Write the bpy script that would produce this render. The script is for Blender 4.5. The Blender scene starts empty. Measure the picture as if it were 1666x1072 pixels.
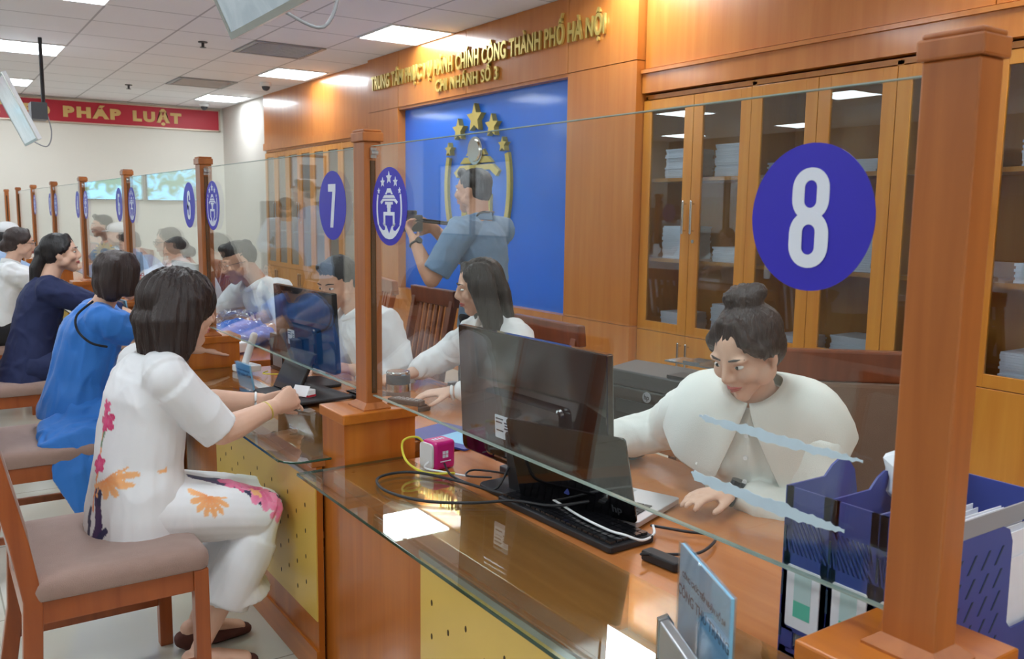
import bpy, bmesh, math, random
import numpy as np
from mathutils import Vector, Matrix, noise
SC = bpy.context.scene
COL = SC.collection
PI = math.pi
# ---------------------------------------------------------------- camera
EYE = 1.5
F_PX = 1434.1
YAW, PITCH, ROLL = .59195, .13289, .0128
def cam_axes():
    f = Vector((math.sin(YAW)*math.cos(PITCH), math.cos(YAW)*math.cos(PITCH), -math.sin(PITCH)))
    r = Vector((math.cos(YAW), -math.sin(YAW), 0)); u = r.cross(f)
    return r*math.cos(ROLL)+u*math.sin(ROLL), -r*math.sin(ROLL)+u*math.cos(ROLL), f
cam_data = bpy.data.cameras.new('camera')
cam = bpy.data.objects.new('camera', cam_data); COL.objects.link(cam)
_r, _u, _f = cam_axes()
M = Matrix((( _r.x, _u.x, -_f.x, 0), (_r.y, _u.y, -_f.y, 0), (_r.z, _u.z, -_f.z, EYE), (0, 0, 0, 1)))
cam.matrix_world = M
cam_data.sensor_width = 36; cam_data.lens = 36*F_PX/1666
cam_data.clip_start = .05; cam_data.clip_end = 60
cam_data.dof.use_dof = True; cam_data.dof.focus_distance = 2.9; cam_data.dof.aperture_fstop = 9.0
SC.camera = cam
# ---------------------------------------------------------------- world, exposure
W = bpy.data.worlds.new('world'); SC.world = W; W.use_nodes = True
W.node_tree.nodes['Background'].inputs[0].default_value = (.8, .88, 1, 1)
W.node_tree.nodes['Background'].inputs[1].default_value = .4
SC.view_settings.view_transform = 'Standard'; SC.view_settings.look = 'None'
SC.view_settings.gamma = 1; SC.view_settings.use_curve_mapping = False
SC.view_settings.exposure = 0.14
LIGHT_PANEL = 17.5      # strength of the ceiling light diffusers
# ---------------------------------------------------------------- materials
def srgb(r, g, b):
    def c(v):
        v /= 255.
        return v/12.92 if v <= .04045 else ((v+.055)/1.055)**2.4
    return (c(r), c(g), c(b), 1)
def newmat(name):
    m = bpy.data.materials.new(name); m.use_nodes = True
    nt = m.node_tree; b = nt.nodes['Principled BSDF']
    return m, nt, b
def N(nt, t, **kw):
    n = nt.nodes.new(t)
    for k, v in kw.items(): setattr(n, k, v)
    return n
def mat(name, col, rough=.5, metal=0, var=.06, scale=12, bump=0, bscale=60, coat=0, emit=0, stretch=(1,1,1), sheen=0, spec=None, trans=0):
    m, nt, b = newmat(name)
    tc = N(nt, 'ShaderNodeTexCoord'); mp = N(nt, 'ShaderNodeMapping'); mp.inputs['Scale'].default_value = stretch
    nt.links.new(tc.outputs['Object'], mp.inputs[0])
    no = N(nt, 'ShaderNodeTexNoise'); no.inputs['Scale'].default_value = scale; no.inputs['Detail'].default_value = 4
    nt.links.new(mp.outputs[0], no.inputs['Vector'])
    hs = N(nt, 'ShaderNodeMapRange'); hs.inputs['To Min'].default_value = 1-var; hs.inputs['To Max'].default_value = 1+var
    nt.links.new(no.outputs['Fac'], hs.inputs['Value'])
    mx = N(nt, 'ShaderNodeVectorMath', operation='SCALE'); mx.inputs[0].default_value = col[:3]
    nt.links.new(hs.outputs[0], mx.inputs['Scale'])
    nt.links.new(mx.outputs[0], b.inputs['Base Color'])
    b.inputs['Roughness'].default_value = rough; b.inputs['Metallic'].default_value = metal
    b.inputs['Coat Weight'].default_value = coat; b.inputs['Coat Roughness'].default_value = .08
    if sheen: b.inputs['Sheen Weight'].default_value = sheen
    if spec is not None: b.inputs['Specular IOR Level'].default_value = spec
    if trans: b.inputs['Transmission Weight'].default_value = trans
    if emit:
        nt.links.new(mx.outputs[0], b.inputs['Emission Color']); b.inputs['Emission Strength'].default_value = emit
    if bump:
        n2 = N(nt, 'ShaderNodeTexNoise'); n2.inputs['Scale'].default_value = bscale; n2.inputs['Detail'].default_value = 3
        nt.links.new(mp.outputs[0], n2.inputs['Vector'])
        bp = N(nt, 'ShaderNodeBump'); bp.inputs['Strength'].default_value = bump; bp.inputs['Distance'].default_value = .004
        nt.links.new(n2.outputs['Fac'], bp.inputs['Height']); nt.links.new(bp.outputs[0], b.inputs['Normal'])
    return m
def wood(name, c1, c2, rough=.35, axis='Z', coat=.25, scale=1.0):
    m, nt, b = newmat(name)
    tc = N(nt, 'ShaderNodeTexCoord'); mp = N(nt, 'ShaderNodeMapping')
    s = {'Z': (14, 14, .9), 'Y': (14, .9, 14), 'X': (.9, 14, 14)}[axis]
    mp.inputs['Scale'].default_value = tuple(v*scale for v in s)
    nt.links.new(tc.outputs['Object'], mp.inputs[0])
    n1 = N(nt, 'ShaderNodeTexNoise'); n1.inputs['Scale'].default_value = 1.6; n1.inputs['Detail'].default_value = 7; n1.inputs['Distortion'].default_value = .6
    nt.links.new(mp.outputs[0], n1.inputs['Vector'])
    n2 = N(nt, 'ShaderNodeTexNoise'); n2.inputs['Scale'].default_value = .9; n2.inputs['Detail'].default_value = 2
    nt.links.new(tc.outputs['Object'], n2.inputs['Vector'])
    ad = N(nt, 'ShaderNodeMath', operation='MULTIPLY_ADD'); ad.inputs[1].default_value = .65; 
    nt.links.new(n1.outputs['Fac'], ad.inputs[0])
    m2 = N(nt, 'ShaderNodeMath', operation='MULTIPLY'); m2.inputs[1].default_value = .35
    nt.links.new(n2.outputs['Fac'], m2.inputs[0]); nt.links.new(m2.outputs[0], ad.inputs[2])
    cr = N(nt, 'ShaderNodeValToRGB'); cr.color_ramp.elements[0].position = .32; cr.color_ramp.elements[1].position = .68
    cr.color_ramp.elements[0].color = c2; cr.color_ramp.elements[1].color = c1
    nt.links.new(ad.outputs[0], cr.inputs[0]); nt.links.new(cr.outputs[0], b.inputs['Base Color'])
    b.inputs['Roughness'].default_value = rough; b.inputs['Coat Weight'].default_value = coat; b.inputs['Coat Roughness'].default_value = .12
    return m
def glass(name, tint=(.93, .97, .95, 1), ior=1.5, rough=0.0, gain=1.0):
    m = bpy.data.materials.new(name); m.use_nodes = True; nt = m.node_tree
    for n in list(nt.nodes): nt.nodes.remove(n)
    out = N(nt, 'ShaderNodeOutputMaterial'); mix = N(nt, 'ShaderNodeMixShader')
    tr = N(nt, 'ShaderNodeBsdfTransparent'); gl = N(nt, 'ShaderNodeBsdfGlossy')
    tr.inputs[0].default_value = tint; gl.inputs['Roughness'].default_value = rough; gl.inputs['Color'].default_value = (1, 1, 1, 1)
    fr = N(nt, 'ShaderNodeFresnel'); ge = N(nt, 'ShaderNodeNewGeometry')
    mr = N(nt, 'ShaderNodeMapRange'); mr.inputs['To Min'].default_value = ior; mr.inputs['To Max'].default_value = 1/ior
    nt.links.new(ge.outputs['Backfacing'], mr.inputs['Value']); nt.links.new(mr.outputs[0], fr.inputs['IOR'])
    mu = N(nt, 'ShaderNodeMath', operation='MULTIPLY'); mu.inputs[1].default_value = gain; mu.use_clamp = True
    nt.links.new(fr.outputs[0], mu.inputs[0])
    nt.links.new(mu.outputs[0], mix.inputs[0]); nt.links.new(tr.outputs[0], mix.inputs[1]); nt.links.new(gl.outputs[0], mix.inputs[2])
    nt.links.new(mix.outputs[0], out.inputs[0])
    return m
def gridmat(name, col, linecol, sx, sy, ox, oy, w, rough, coat=0, var=.03, bump=0, patch=0):
    m, nt, b = newmat(name)
    tc = N(nt, 'ShaderNodeTexCoord'); sp = N(nt, 'ShaderNodeSeparateXYZ'); nt.links.new(tc.outputs['Object'], sp.inputs[0])
    outs = []
    for i, (s, o) in enumerate(((sx, ox), (sy, oy))):
        a = N(nt, 'ShaderNodeMath', operation='SUBTRACT'); a.inputs[1].default_value = o; nt.links.new(sp.outputs[i], a.inputs[0])
        d = N(nt, 'ShaderNodeMath', operation='DIVIDE'); d.inputs[1].default_value = s; nt.links.new(a.outputs[0], d.inputs[0])
        p = N(nt, 'ShaderNodeMath', operation='PINGPONG'); p.inputs[1].default_value = .5; nt.links.new(d.outputs[0], p.inputs[0])
        l = N(nt, 'ShaderNodeMath', operation='LESS_THAN'); l.inputs[1].default_value = w/s/2; nt.links.new(p.outputs[0], l.inputs[0])
        outs.append(l)
    mxm = N(nt, 'ShaderNodeMath', operation='MAXIMUM'); nt.links.new(outs[0].outputs[0], mxm.inputs[0]); nt.links.new(outs[1].outputs[0], mxm.inputs[1])
    no = N(nt, 'ShaderNodeTexNoise'); no.inputs['Scale'].default_value = 3; no.inputs['Detail'].default_value = 5; nt.links.new(tc.outputs['Object'], no.inputs['Vector'])
    mr = N(nt, 'ShaderNodeMapRange'); mr.inputs['To Min'].default_value = 1-var; mr.inputs['To Max'].default_value = 1+var; nt.links.new(no.outputs['Fac'], mr.inputs['Value'])
    sc = N(nt, 'ShaderNodeVectorMath', operation='SCALE'); sc.inputs[0].default_value = col[:3]; nt.links.new(mr.outputs[0], sc.inputs['Scale'])
    mx = N(nt, 'ShaderNodeMix', data_type='RGBA'); nt.links.new(mxm.outputs[0], mx.inputs['Factor'])
    nt.links.new(sc.outputs[0], mx.inputs['A']); mx.inputs['B'].default_value = linecol
    nt.links.new(mx.outputs['Result'], b.inputs['Base Color'])
    b.inputs['Roughness'].default_value = rough; b.inputs['Coat Weight'].default_value = coat; b.inputs['Coat Roughness'].default_value = .05
    if bump:
        n2 = N(nt, 'ShaderNodeTexNoise'); n2.inputs['Scale'].default_value = 180; nt.links.new(tc.outputs['Object'], n2.inputs['Vector'])
        bp = N(nt, 'ShaderNodeBump'); bp.inputs['Strength'].default_value = bump; bp.inputs['Distance'].default_value = .002
        nt.links.new(n2.outputs['Fac'], bp.inputs['Height']); nt.links.new(bp.outputs[0], b.inputs['Normal'])
    return m
def paintmat(name, rough=.7, sheen=.1, bump=.15, bscale=400):
    m, nt, b = newmat(name)
    a = N(nt, 'ShaderNodeVertexColor'); a.layer_name = 'Col'
    nt.links.new(a.outputs['Color'], b.inputs['Base Color']); b.inputs['Roughness'].default_value = rough; b.inputs['Sheen Weight'].default_value = sheen
    tc = N(nt, 'ShaderNodeTexCoord'); n2 = N(nt, 'ShaderNodeTexNoise'); n2.inputs['Scale'].default_value = bscale; nt.links.new(tc.outputs['Object'], n2.inputs['Vector'])
    bp = N(nt, 'ShaderNodeBump'); bp.inputs['Strength'].default_value = bump; bp.inputs['Distance'].default_value = .001
    nt.links.new(n2.outputs['Fac'], bp.inputs['Height']); nt.links.new(bp.outputs[0], b.inputs['Normal'])
    return m
MT = {}
MT['wood'] = wood('counter_wood', srgb(200, 118, 40), srgb(168, 88, 22), rough=.3, axis='Z')
MT['wood_y'] = wood('counter_wood_along', srgb(204, 122, 42), srgb(172, 92, 24), rough=.28, axis='Y')
MT['post'] = wood('post_wood', srgb(186, 112, 54), srgb(158, 88, 38), rough=.35, axis='Z')
MT['wall'] = wood('wall_veneer', srgb(204, 130, 58), srgb(186, 106, 38), rough=.32, axis='Z', coat=.35, scale=.6)
MT['cab'] = wood('cabinet_wood', srgb(212, 146, 56), srgb(196, 122, 38), rough=.35, axis='Z', scale=.7)
MT['chairwood'] = wood('chair_wood', srgb(172, 92, 44), srgb(140, 68, 30), rough=.35, axis='Z')
MT['darkwood'] = wood('dark_chair_wood', srgb(130, 66, 36), srgb(100, 46, 24), rough=.35, axis='Z')
MT['desk'] = wood('desk_wood', srgb(192, 122, 66), srgb(166, 96, 46), rough=.25, axis='Y', coat=.4)
MT['screen_glass'] = glass('screen_glass', (.95, .975, .965, 1), gain=1.0)
MT['edge_glass'] = mat('glass_edge', srgb(160, 178, 170), .15, var=.1)
MT['green_edge'] = mat('green_glass_edge', srgb(24, 62, 44), .1, var=.3, scale=20)
MT['top_glass'] = glass('counter_glass', (.86, .92, .88, 1), gain=1.25)
MT['cab_glass'] = glass('cabinet_glass', (.86, .90, .93, 1), gain=1.3)
MT['yellow'] = mat('yellow_board', srgb(226, 188, 88), .35, var=.05, scale=5, coat=.2)
MT['hole'] = mat('dark_hole', srgb(70, 48, 20), .8)
MT['chrome'] = mat('chrome', srgb(215, 215, 215), .15, 1, var=.03)
MT['steel'] = mat('brushed_steel', srgb(190, 192, 196), .3, 1, var=.08)
MT['black'] = mat('black_plastic', srgb(22, 22, 26), .25, var=.1, coat=.3)
MT['gloss_black'] = mat('glossy_black', srgb(14, 13, 16), .06, var=.05, coat=.6)
MT['matte_black'] = mat('matte_black', srgb(30, 30, 34), .5, var=.1)
MT['dkgrey'] = mat('dark_grey_plastic', srgb(58, 60, 64), .4, var=.08)
MT['grey'] = mat('grey_plastic', srgb(150, 152, 156), .4, var=.06)
MT['silver'] = mat('silver_laptop', srgb(196, 198, 202), .35, .6, var=.04)
MT['white'] = mat('white_plastic', srgb(232, 234, 236), .4, var=.03)
MT['paper'] = mat('paper', srgb(236, 238, 244), .7, var=.04, scale=40)
MT['left_wall'] = mat('brown_left_wall', srgb(128, 116, 104), .7, var=.05, scale=2)
MT['cream'] = mat('cream_wall', srgb(226, 222, 212), .7, var=.02, scale=2, bump=.1, bscale=200)
MT['pier'] = mat('grey_pier', srgb(206, 200, 192), .7, var=.02, scale=2)
MT['blue_wall'] = mat('blue_backdrop', srgb(22, 116, 238), .3, var=.12, scale=1.5, coat=.3)
MT['sticker_blue'] = mat('sticker_blue', srgb(52, 44, 186), .4, var=.04, scale=3)
MT['sticker_white'] = mat('sticker_white', srgb(226, 232, 246), .5, var=.02)
MT['gold'] = mat('gold_letters', srgb(214, 192, 108), .3, .6, var=.08, scale=8)
MT['red'] = mat('red_banner', srgb(184, 32, 52), .45, var=.05, scale=2)
MT['banner_gold'] = mat('banner_letters', srgb(214, 180, 112), .5, var=.05)
MT['banner_frame'] = mat('banner_frame', srgb(196, 178, 160), .35, .4)
MT['vent_back'] = mat('vent_backing', srgb(112, 112, 118), .6)
MT['light'] = mat('light_diffuser', (.86, .94, 1, 1), .6, emit=LIGHT_PANEL, var=0)
MT['fabric'] = mat('taupe_upholstery', srgb(160, 132, 122), .9, var=.1, scale=30, bump=.5, bscale=500, sheen=.3)
MT['brownfabric'] = mat('brown_upholstery', srgb(112, 84, 66), .9, var=.1, scale=30, bump=.4, bscale=500, sheen=.2)
MT['navyplastic'] = mat('navy_plastic', srgb(58, 72, 150), .4, var=.05)
MT['skyblue'] = mat('light_blue_card', srgb(136, 194, 226), .45, var=.04)
MT['tape'] = mat('pale_blue_tape', srgb(200, 222, 236), .5, var=.08, scale=40)
MT['green_print'] = mat('green_print', srgb(96, 196, 170), .5, var=.05)
MT['pale_print'] = mat('pale_green_print', srgb(190, 216, 216), .5, var=.05)
MT['ink'] = mat('dark_ink', srgb(38, 60, 84), .6)
MT['magenta'] = mat('magenta_plastic', srgb(206, 36, 128), .35, var=.05)
MT['yellow_cable'] = mat('yellow_cable', srgb(214, 204, 60), .45)
MT['clear'] = glass('clear_plastic', (.9, .94, .97, 1), ior=1.45, gain=1.8)
MT['aluminium'] = mat('aluminium_trim', srgb(176, 176, 170), .35, .8)
MT['ceil'] = gridmat('ceiling_tiles', srgb(240, 240, 244), srgb(184, 184, 190), .722, .739, 1.370, 7.191, .018, .8, var=.02, bump=.2)
MT['floor'] = gridmat('floor_tiles', srgb(206, 204, 192), srgb(150, 146, 132), .8, .8, .18, .35, .006, .16, coat=.5, var=.03)
# ---------------------------------------------------------------- geometry helpers
class G:
    def __init__(s): s.v = []; s.f = []; s.m = []
    def add(s, vs, fs, m=0):
        o = len(s.v); s.v += [tuple(v) for v in vs]; s.f += [tuple(i+o for i in f) for f in fs]; s.m += [m]*len(fs); return s
    def box(s, x0, x1, y0, y1, z0, z1, m=0, R=None, c=None):
        vs = [Vector((x, y, z)) for z in (z0, z1) for y in (y0, y1) for x in (x0, x1)]
        if R is not None:
            c = Vector(c) if c is not None else Vector(((x0+x1)/2, (y0+y1)/2, (z0+z1)/2)); vs = [c+R @ (v-c) for v in vs]
        return s.add(vs, [(0, 2, 3, 1), (4, 5, 7, 6), (0, 1, 5, 4), (2, 6, 7, 3), (0, 4, 6, 2), (1, 3, 7, 5)], m)
    def prism(s, poly, a, b, axis='Z', m=0, Mx=None):
        # poly: 2D points; Z:(x,y) X:(y,z) Y:(x,z)
        def P(p, t):
            return {'Z': (p[0], p[1], t), 'X': (t, p[0], p[1]), 'Y': (p[0], t, p[1])}[axis]
        n = len(poly); vs = [P(p, a) for p in poly]+[P(p, b) for p in poly]
        if Mx is not None: vs = [Mx @ Vector(v) for v in vs]
        fs = [tuple(range(n))[::-1], tuple(range(n, 2*n))]+[(i, (i+1) % n, n+(i+1) % n, n+i) for i in range(n)]
        return s.add(vs, fs, m)
    def loft(s, pts, rad, ref=(0, 0, 1), seg=14, cap='round', m=0, power=2.0):
        pts = [Vector(p) for p in pts]; ref = Vector(ref)
        rad = [(r, r) if not isinstance(r, (tuple, list)) else tuple(r) for r in rad]
        # cap rings
        P = []; n = len(pts)
        T = []
        for i in range(n):
            t = (pts[min(i+1, n-1)]-pts[max(i-1, 0)])
            T.append(t.normalized() if t.length > 1e-9 else Vector((0, 0, 1)))
        if cap == 'round':
            for k in (0.12, .5, .85):
                c = math.sqrt(1-(1-k)**2)
                P.append((pts[0]-T[0]*min(rad[0])*(1-k), T[0], (rad[0][0]*c, rad[0][1]*c)))
        for i in range(n): P.append((pts[i], T[i], rad[i]))
        if cap == 'round':
            for k in (.85, .5, .12):
                c = math.sqrt(1-(1-k)**2)
                P.append((pts[-1]+T[-1]*min(rad[-1])*(1-k), T[-1], (rad[-1][0]*c, rad[-1][1]*c)))
        vs = []
        for c, t, (ra, rb) in P:
            a = ref-t*ref.dot(t)
            if a.length < 1e-4: a = Vector((1, 0, 0))-t*t.x
            if a.length < 1e-4: a = Vector((0, 1, 0))
            a.normalize(); b = t.cross(a)
            for k in range(seg):
                th = 2*PI*k/seg; ca, sa = math.cos(th), math.sin(th)
                if power != 2.0:
                    ca = math.copysign(abs(ca)**(2/power), ca); sa = math.copysign(abs(sa)**(2/power), sa)
                vs.append(c+a*ra*ca+b*rb*sa)
        fs = []; L = len(P)
        for i in range(L-1):
            for k in range(seg):
                fs.append((i*seg+k, i*seg+(k+1) % seg, (i+1)*seg+(k+1) % seg, (i+1)*seg+k))
        fs.append(tuple(range(seg))[::-1]); fs.append(tuple((L-1)*seg+k for k in range(seg)))
        return s.add(vs, fs, m)
    def ell(s, c, r, R=None, seg=18, rings=12, m=0):
        c = Vector(c); vs = []; fs = []
        if not isinstance(r, (tuple, list)): r = (r, r, r)
        for i in range(1, rings):
            ph = PI*i/rings
            for k in range(seg):
                th = 2*PI*k/seg
                v = Vector((r[0]*math.sin(ph)*math.cos(th), r[1]*math.sin(ph)*math.sin(th), r[2]*math.cos(ph)))
                vs.append(c+(R @ v if R is not None else v))
        top = Vector((0, 0, r[2])); vs.append(c+(R @ top if R is not None else top)); vs.append(c-(R @ top if R is not None else top))
        for i in range(rings-2):
            for k in range(seg): fs.append((i*seg+k, (i+1)*seg+k, (i+1)*seg+(k+1) % seg, i*seg+(k+1) % seg))
        t, b = len(vs)-2, len(vs)-1
        for k in range(seg):
            fs.append((t, k, (k+1) % seg)); fs.append((b, (rings-2)*seg+(k+1) % seg, (rings-2)*seg+k))
        return s.add(vs, fs, m)
    def cyl(s, c, r, h, axis='Z', seg=24, m=0, r2=None):
        d = {'Z': Vector((0, 0, 1)), 'X': Vector((1, 0, 0)), 'Y': Vector((0, 1, 0))}[axis]; c = Vector(c)
        return s.loft([c, c+d*h], [r, r if r2 is None else r2], ref=(1, 0, 0) if axis != 'X' else (0, 0, 1), seg=seg, cap='flat', m=m)
    def tube(s, pts, r, seg=8, m=0, smooth=True):
        if smooth and len(pts) > 2:
            P = [Vector(p) for p in pts]; out = []
            for i in range(len(P)-1):
                p0, p1, p2, p3 = P[max(i-1, 0)], P[i], P[i+1], P[min(i+2, len(P)-1)]
                for k in range(6):
                    t = k/6
                    out.append(.5*((2*p1)+(-p0+p2)*t+(2*p0-5*p1+4*p2-p3)*t*t+(-p0+3*p1-3*p2+p3)*t**3))
            out.append(P[-1]); pts = out
        return s.loft(pts, [r]*len(pts), ref=(0.13, .21, .97), seg=seg, cap='round', m=m)
    def merge(s, o, Mx=None, m=0):
        vs = o.v if Mx is None else [Mx @ Vector(v) for v in o.v]
        k = len(s.v); s.v += [tuple(v) for v in vs]; s.f += [tuple(i+k for i in f) for f in o.f]; s.m += [x+m for x in o.m]; return s
    def mesh(s, name):
        me = bpy.data.meshes.new(name); me.from_pydata(s.v, [], s.f); me.update()
        if any(s.m): me.polygons.foreach_set('material_index', s.m)
        return me
def link(name, me, mats, parent=None, smooth=False, bevel=0, bseg=2):
    o = bpy.data.objects.new(name, me)
    if not isinstance(mats, (list, tuple)): mats = [mats]
    if len(me.materials) == 0:
        for m in mats: me.materials.append(MT[m] if isinstance(m, str) else m)
    COL.objects.link(o)
    if parent is not None: o.parent = parent
    if smooth: me.polygons.foreach_set('use_smooth', [True]*len(me.polygons))
    if bevel:
        b = o.modifiers.new('bevel', 'BEVEL'); b.width = bevel; b.segments = bseg; b.limit_method = 'ANGLE'; b.angle_limit = math.radians(40)
    return o
def fixn(me):
    bm = bmesh.new(); bm.from_mesh(me); bmesh.ops.recalc_face_normals(bm, faces=bm.faces); bm.to_mesh(me); bm.free(); me.update()
def part(name, g, mats, parent=None, smooth=False, bevel=0, bseg=2, label=None, fix=True):
    me = g.mesh(name)
    if fix: fixn(me)
    o = link(name, me, mats, parent, smooth, bevel, bseg)
    if label: o['label'] = label
    return o
def tag(o, label, cat, group=None, kind=None):
    o['label'] = label; o['category'] = cat
    if group: o['group'] = group
    if kind: o['kind'] = kind
    return o
def thing(name, loc, rz=0, label=None, cat=None, group=None):
    o = bpy.data.objects.new(name, None); COL.objects.link(o); o.empty_display_size = .1
    o.location = loc; o.rotation_euler = (0, 0, rz)
    if label: tag(o, label, cat, group)
    return o
def structure(name, g, mats, **kw):
    o = part(name, g, mats, **kw); o['kind'] = 'structure'; return o
def copy_tree(o, parent=None):
    c = o.copy(); COL.objects.link(c); c.parent = parent
    for ch in list(o.children): copy_tree(ch, c)
    return c
def remesh(g, voxel, smooth=2, name='tmp'):
    me = g.mesh(name); ob = bpy.data.objects.new(name, me); COL.objects.link(ob)
    r = ob.modifiers.new('r', 'REMESH'); r.mode = 'VOXEL'; r.voxel_size = voxel
    if smooth:
        sm = ob.modifiers.new('s', 'SMOOTH'); sm.factor = .5; sm.iterations = smooth
    dg = bpy.context.evaluated_depsgraph_get(); dg.update()
    out = bpy.data.meshes.new_from_object(ob.evaluated_get(dg))
    bpy.data.objects.remove(ob); bpy.data.meshes.remove(me)
    return out
def verts_np(me):
    a = np.empty(len(me.vertices)*3, dtype=np.float32); me.vertices.foreach_get('co', a); return a.reshape(-1, 3)
def set_verts(me, a):
    me.vertices.foreach_set('co', a.astype(np.float32).ravel()); me.update()
def normals_np(me):
    a = np.empty(len(me.vertices)*3, dtype=np.float32); me.vertices.foreach_get('normal', a); return a.reshape(-1, 3)
def wrinkle(me, amp=.004, scale=(10, 10, 6), seed=0, fine=.4):
    a = verts_np(me); n = normals_np(me); sx = Vector(scale)
    off = Vector((seed*3.1, seed*1.7, seed*.9))
    d = np.empty(len(a), dtype=np.float32)
    for i, p in enumerate(a.tolist()):
        q = Vector((p[0]*sx.x, p[1]*sx.y, p[2]*sx.z))+off
        w = noise.noise(q); w2 = noise.noise(q*2.1+Vector((w*2, w, 0))); w3 = noise.noise(q*4.3+Vector((3, w2*2, w)))
        r1 = max(0, 1-abs(w)*2.6)**2; r2 = max(0, 1-abs(w2)*2.4)**2
        d[i] = r1*1.1+w2*1.0+r2*.35+fine*w3*.6-.5
    a += n*(d*amp)[:, None]; set_verts(me, a)
def set_col(me, cols):
    at = me.color_attributes.new('Col', 'FLOAT_COLOR', 'POINT'); at.data.foreach_set('color', cols.astype(np.float32).ravel())
def textmesh(s, size, extrude=0.0, offset=0.0, xs=1.0, align='CENTER', spacing=1.0):
    cu = bpy.data.curves.new('t', 'FONT'); cu.body = s; cu.size = size; cu.extrude = extrude; cu.offset = offset
    cu.align_x = align; cu.align_y = 'CENTER'; cu.space_character = spacing; cu.resolution_u = 3
    ob = bpy.data.objects.new('t', cu); COL.objects.link(ob)
    dg = bpy.context.evaluated_depsgraph_get(); dg.update()
    me = bpy.data.meshes.new_from_object(ob.evaluated_get(dg)); bpy.data.objects.remove(ob); bpy.data.curves.remove(cu)
    me.transform(Matrix.Diagonal((xs, 1, 1, 1)))
    return me
def face_negx(x, y, z):   # text plane facing -X, reading towards -Y
    return Matrix(((0, 0, -1, x), (-1, 0, 0, y), (0, 1, 0, z), (0, 0, 0, 1)))
def face_negy(x, y, z):
    return Matrix(((1, 0, 0, x), (0, 0, -1, y), (0, 1, 0, z), (0, 0, 0, 1)))
def text(name, s, Mx, size, mats, parent=None, **kw):
    me = textmesh(s, size, **kw); me.transform(Mx)
    return link(name, me, mats, parent)
def star(cx, cy, r, r2=.45, n=5):
    return [(cx+math.sin(PI*k/n)*(r if k % 2 == 0 else r*r2), cy+math.cos(PI*k/n)*(r if k % 2 == 0 else r*r2)) for k in range(2*n)]
def rrect(x0, x1, y0, y1, r, n=5, corners=(1, 1, 1, 1)):
    out = []
    for (cx, cy, a0, on) in ((x1-r, y1-r, 0, corners[0]), (x0+r, y1-r, 90, corners[1]), (x0+r, y0+r, 180, corners[2]), (x1-r, y0+r, 270, corners[3])):
        if on: out += [(cx+r*math.cos(math.radians(a0+90*k/n)), cy+r*math.sin(math.radians(a0+90*k/n))) for k in range(n+1)]
        else:
            a = math.radians(a0+45); out.append((cx+r*(1 if math.cos(a) > 0 else -1), cy+r*(1 if math.sin(a) > 0 else -1)))
    return out
def strip(pts, w):
    L = []; R_ = []
    for i, p in enumerate(pts):
        a = Vector(pts[max(i-1, 0)]); b = Vector(pts[min(i+1, len(pts)-1)]); t = (b-a).normalized(); nn = Vector((-t.y, t.x))*w/2
        L.append((p[0]+nn.x, p[1]+nn.y)); R_.append((p[0]-nn.x, p[1]-nn.y))
    return L+R_[::-1]
def emblem_shapes():
    S = [star(0, .73, .17), star(-.37, .62, .135), star(.37, .62, .135), star(-.60, .40, .085), star(.60, .40, .085)]
    for sg in (-1, 1):
        arc = [(sg*.70*math.cos(math.radians(a)), .95*math.sin(math.radians(a))-.05) for a in range(22, -32, -6)]
        S.append(strip(arc, .075))
        h = [(sg*.66, -.44), (sg*.56, -.60), (sg*.38, -.74), (sg*.2, -.82), (0, -.84), (0, -.70), (sg*.08, -.60), (sg*.15, -.50), (sg*.36, -.42), (sg*.34, -.47), (sg*.22, -.53), (sg*.24, -.6), (sg*.36, -.62), (sg*.5, -.55)]
        S.append(h if sg > 0 else h[::-1])
        S.append([(sg*.09, -.03), (sg*.09, -.14), (sg*.32, -.14), (sg*.32, -.49), (sg*.22, -.49), (sg*.22, -.23), (0, -.23), (0, -.03)])
    S.append([(-.10, .46), (.10, .46), (.12, .42), (.22, .31), (.13, .31), (.10, .35), (-.10, .35), (-.13, .31), (-.22, .31), (-.12, .42)])
    S.append([(-.26, .29), (.26, .29), (.36, .22), (-.36, .22)])
    S.append([(-.36, .20), (-.50, .12), (-.44, .06), (-.30, .14), (.30, .14), (.44, .06), (.50, .12), (.36, .20)])
    S.append([(-.22, .12), (.22, .12), (.22, .05), (.12, .05), (.12, -.03), (-.12, -.03), (-.12, .05), (-.22, .05)])
    return S
def tri_prisms(polys, Mx, R, th, name, mats, parent):
    g = G()
    for p in polys: g.prism([(x*R, y*R) for x, y in p], 0, th, 'Z', 0, Mx)
    me = g.mesh(name)
    bm = bmesh.new(); bm.from_mesh(me); bmesh.ops.recalc_face_normals(bm, faces=bm.faces)
    bmesh.ops.triangulate(bm, faces=[f for f in bm.faces if len(f.verts) > 4]); bm.to_mesh(me); bm.free()
    return link(name, me, mats, parent)
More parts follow.
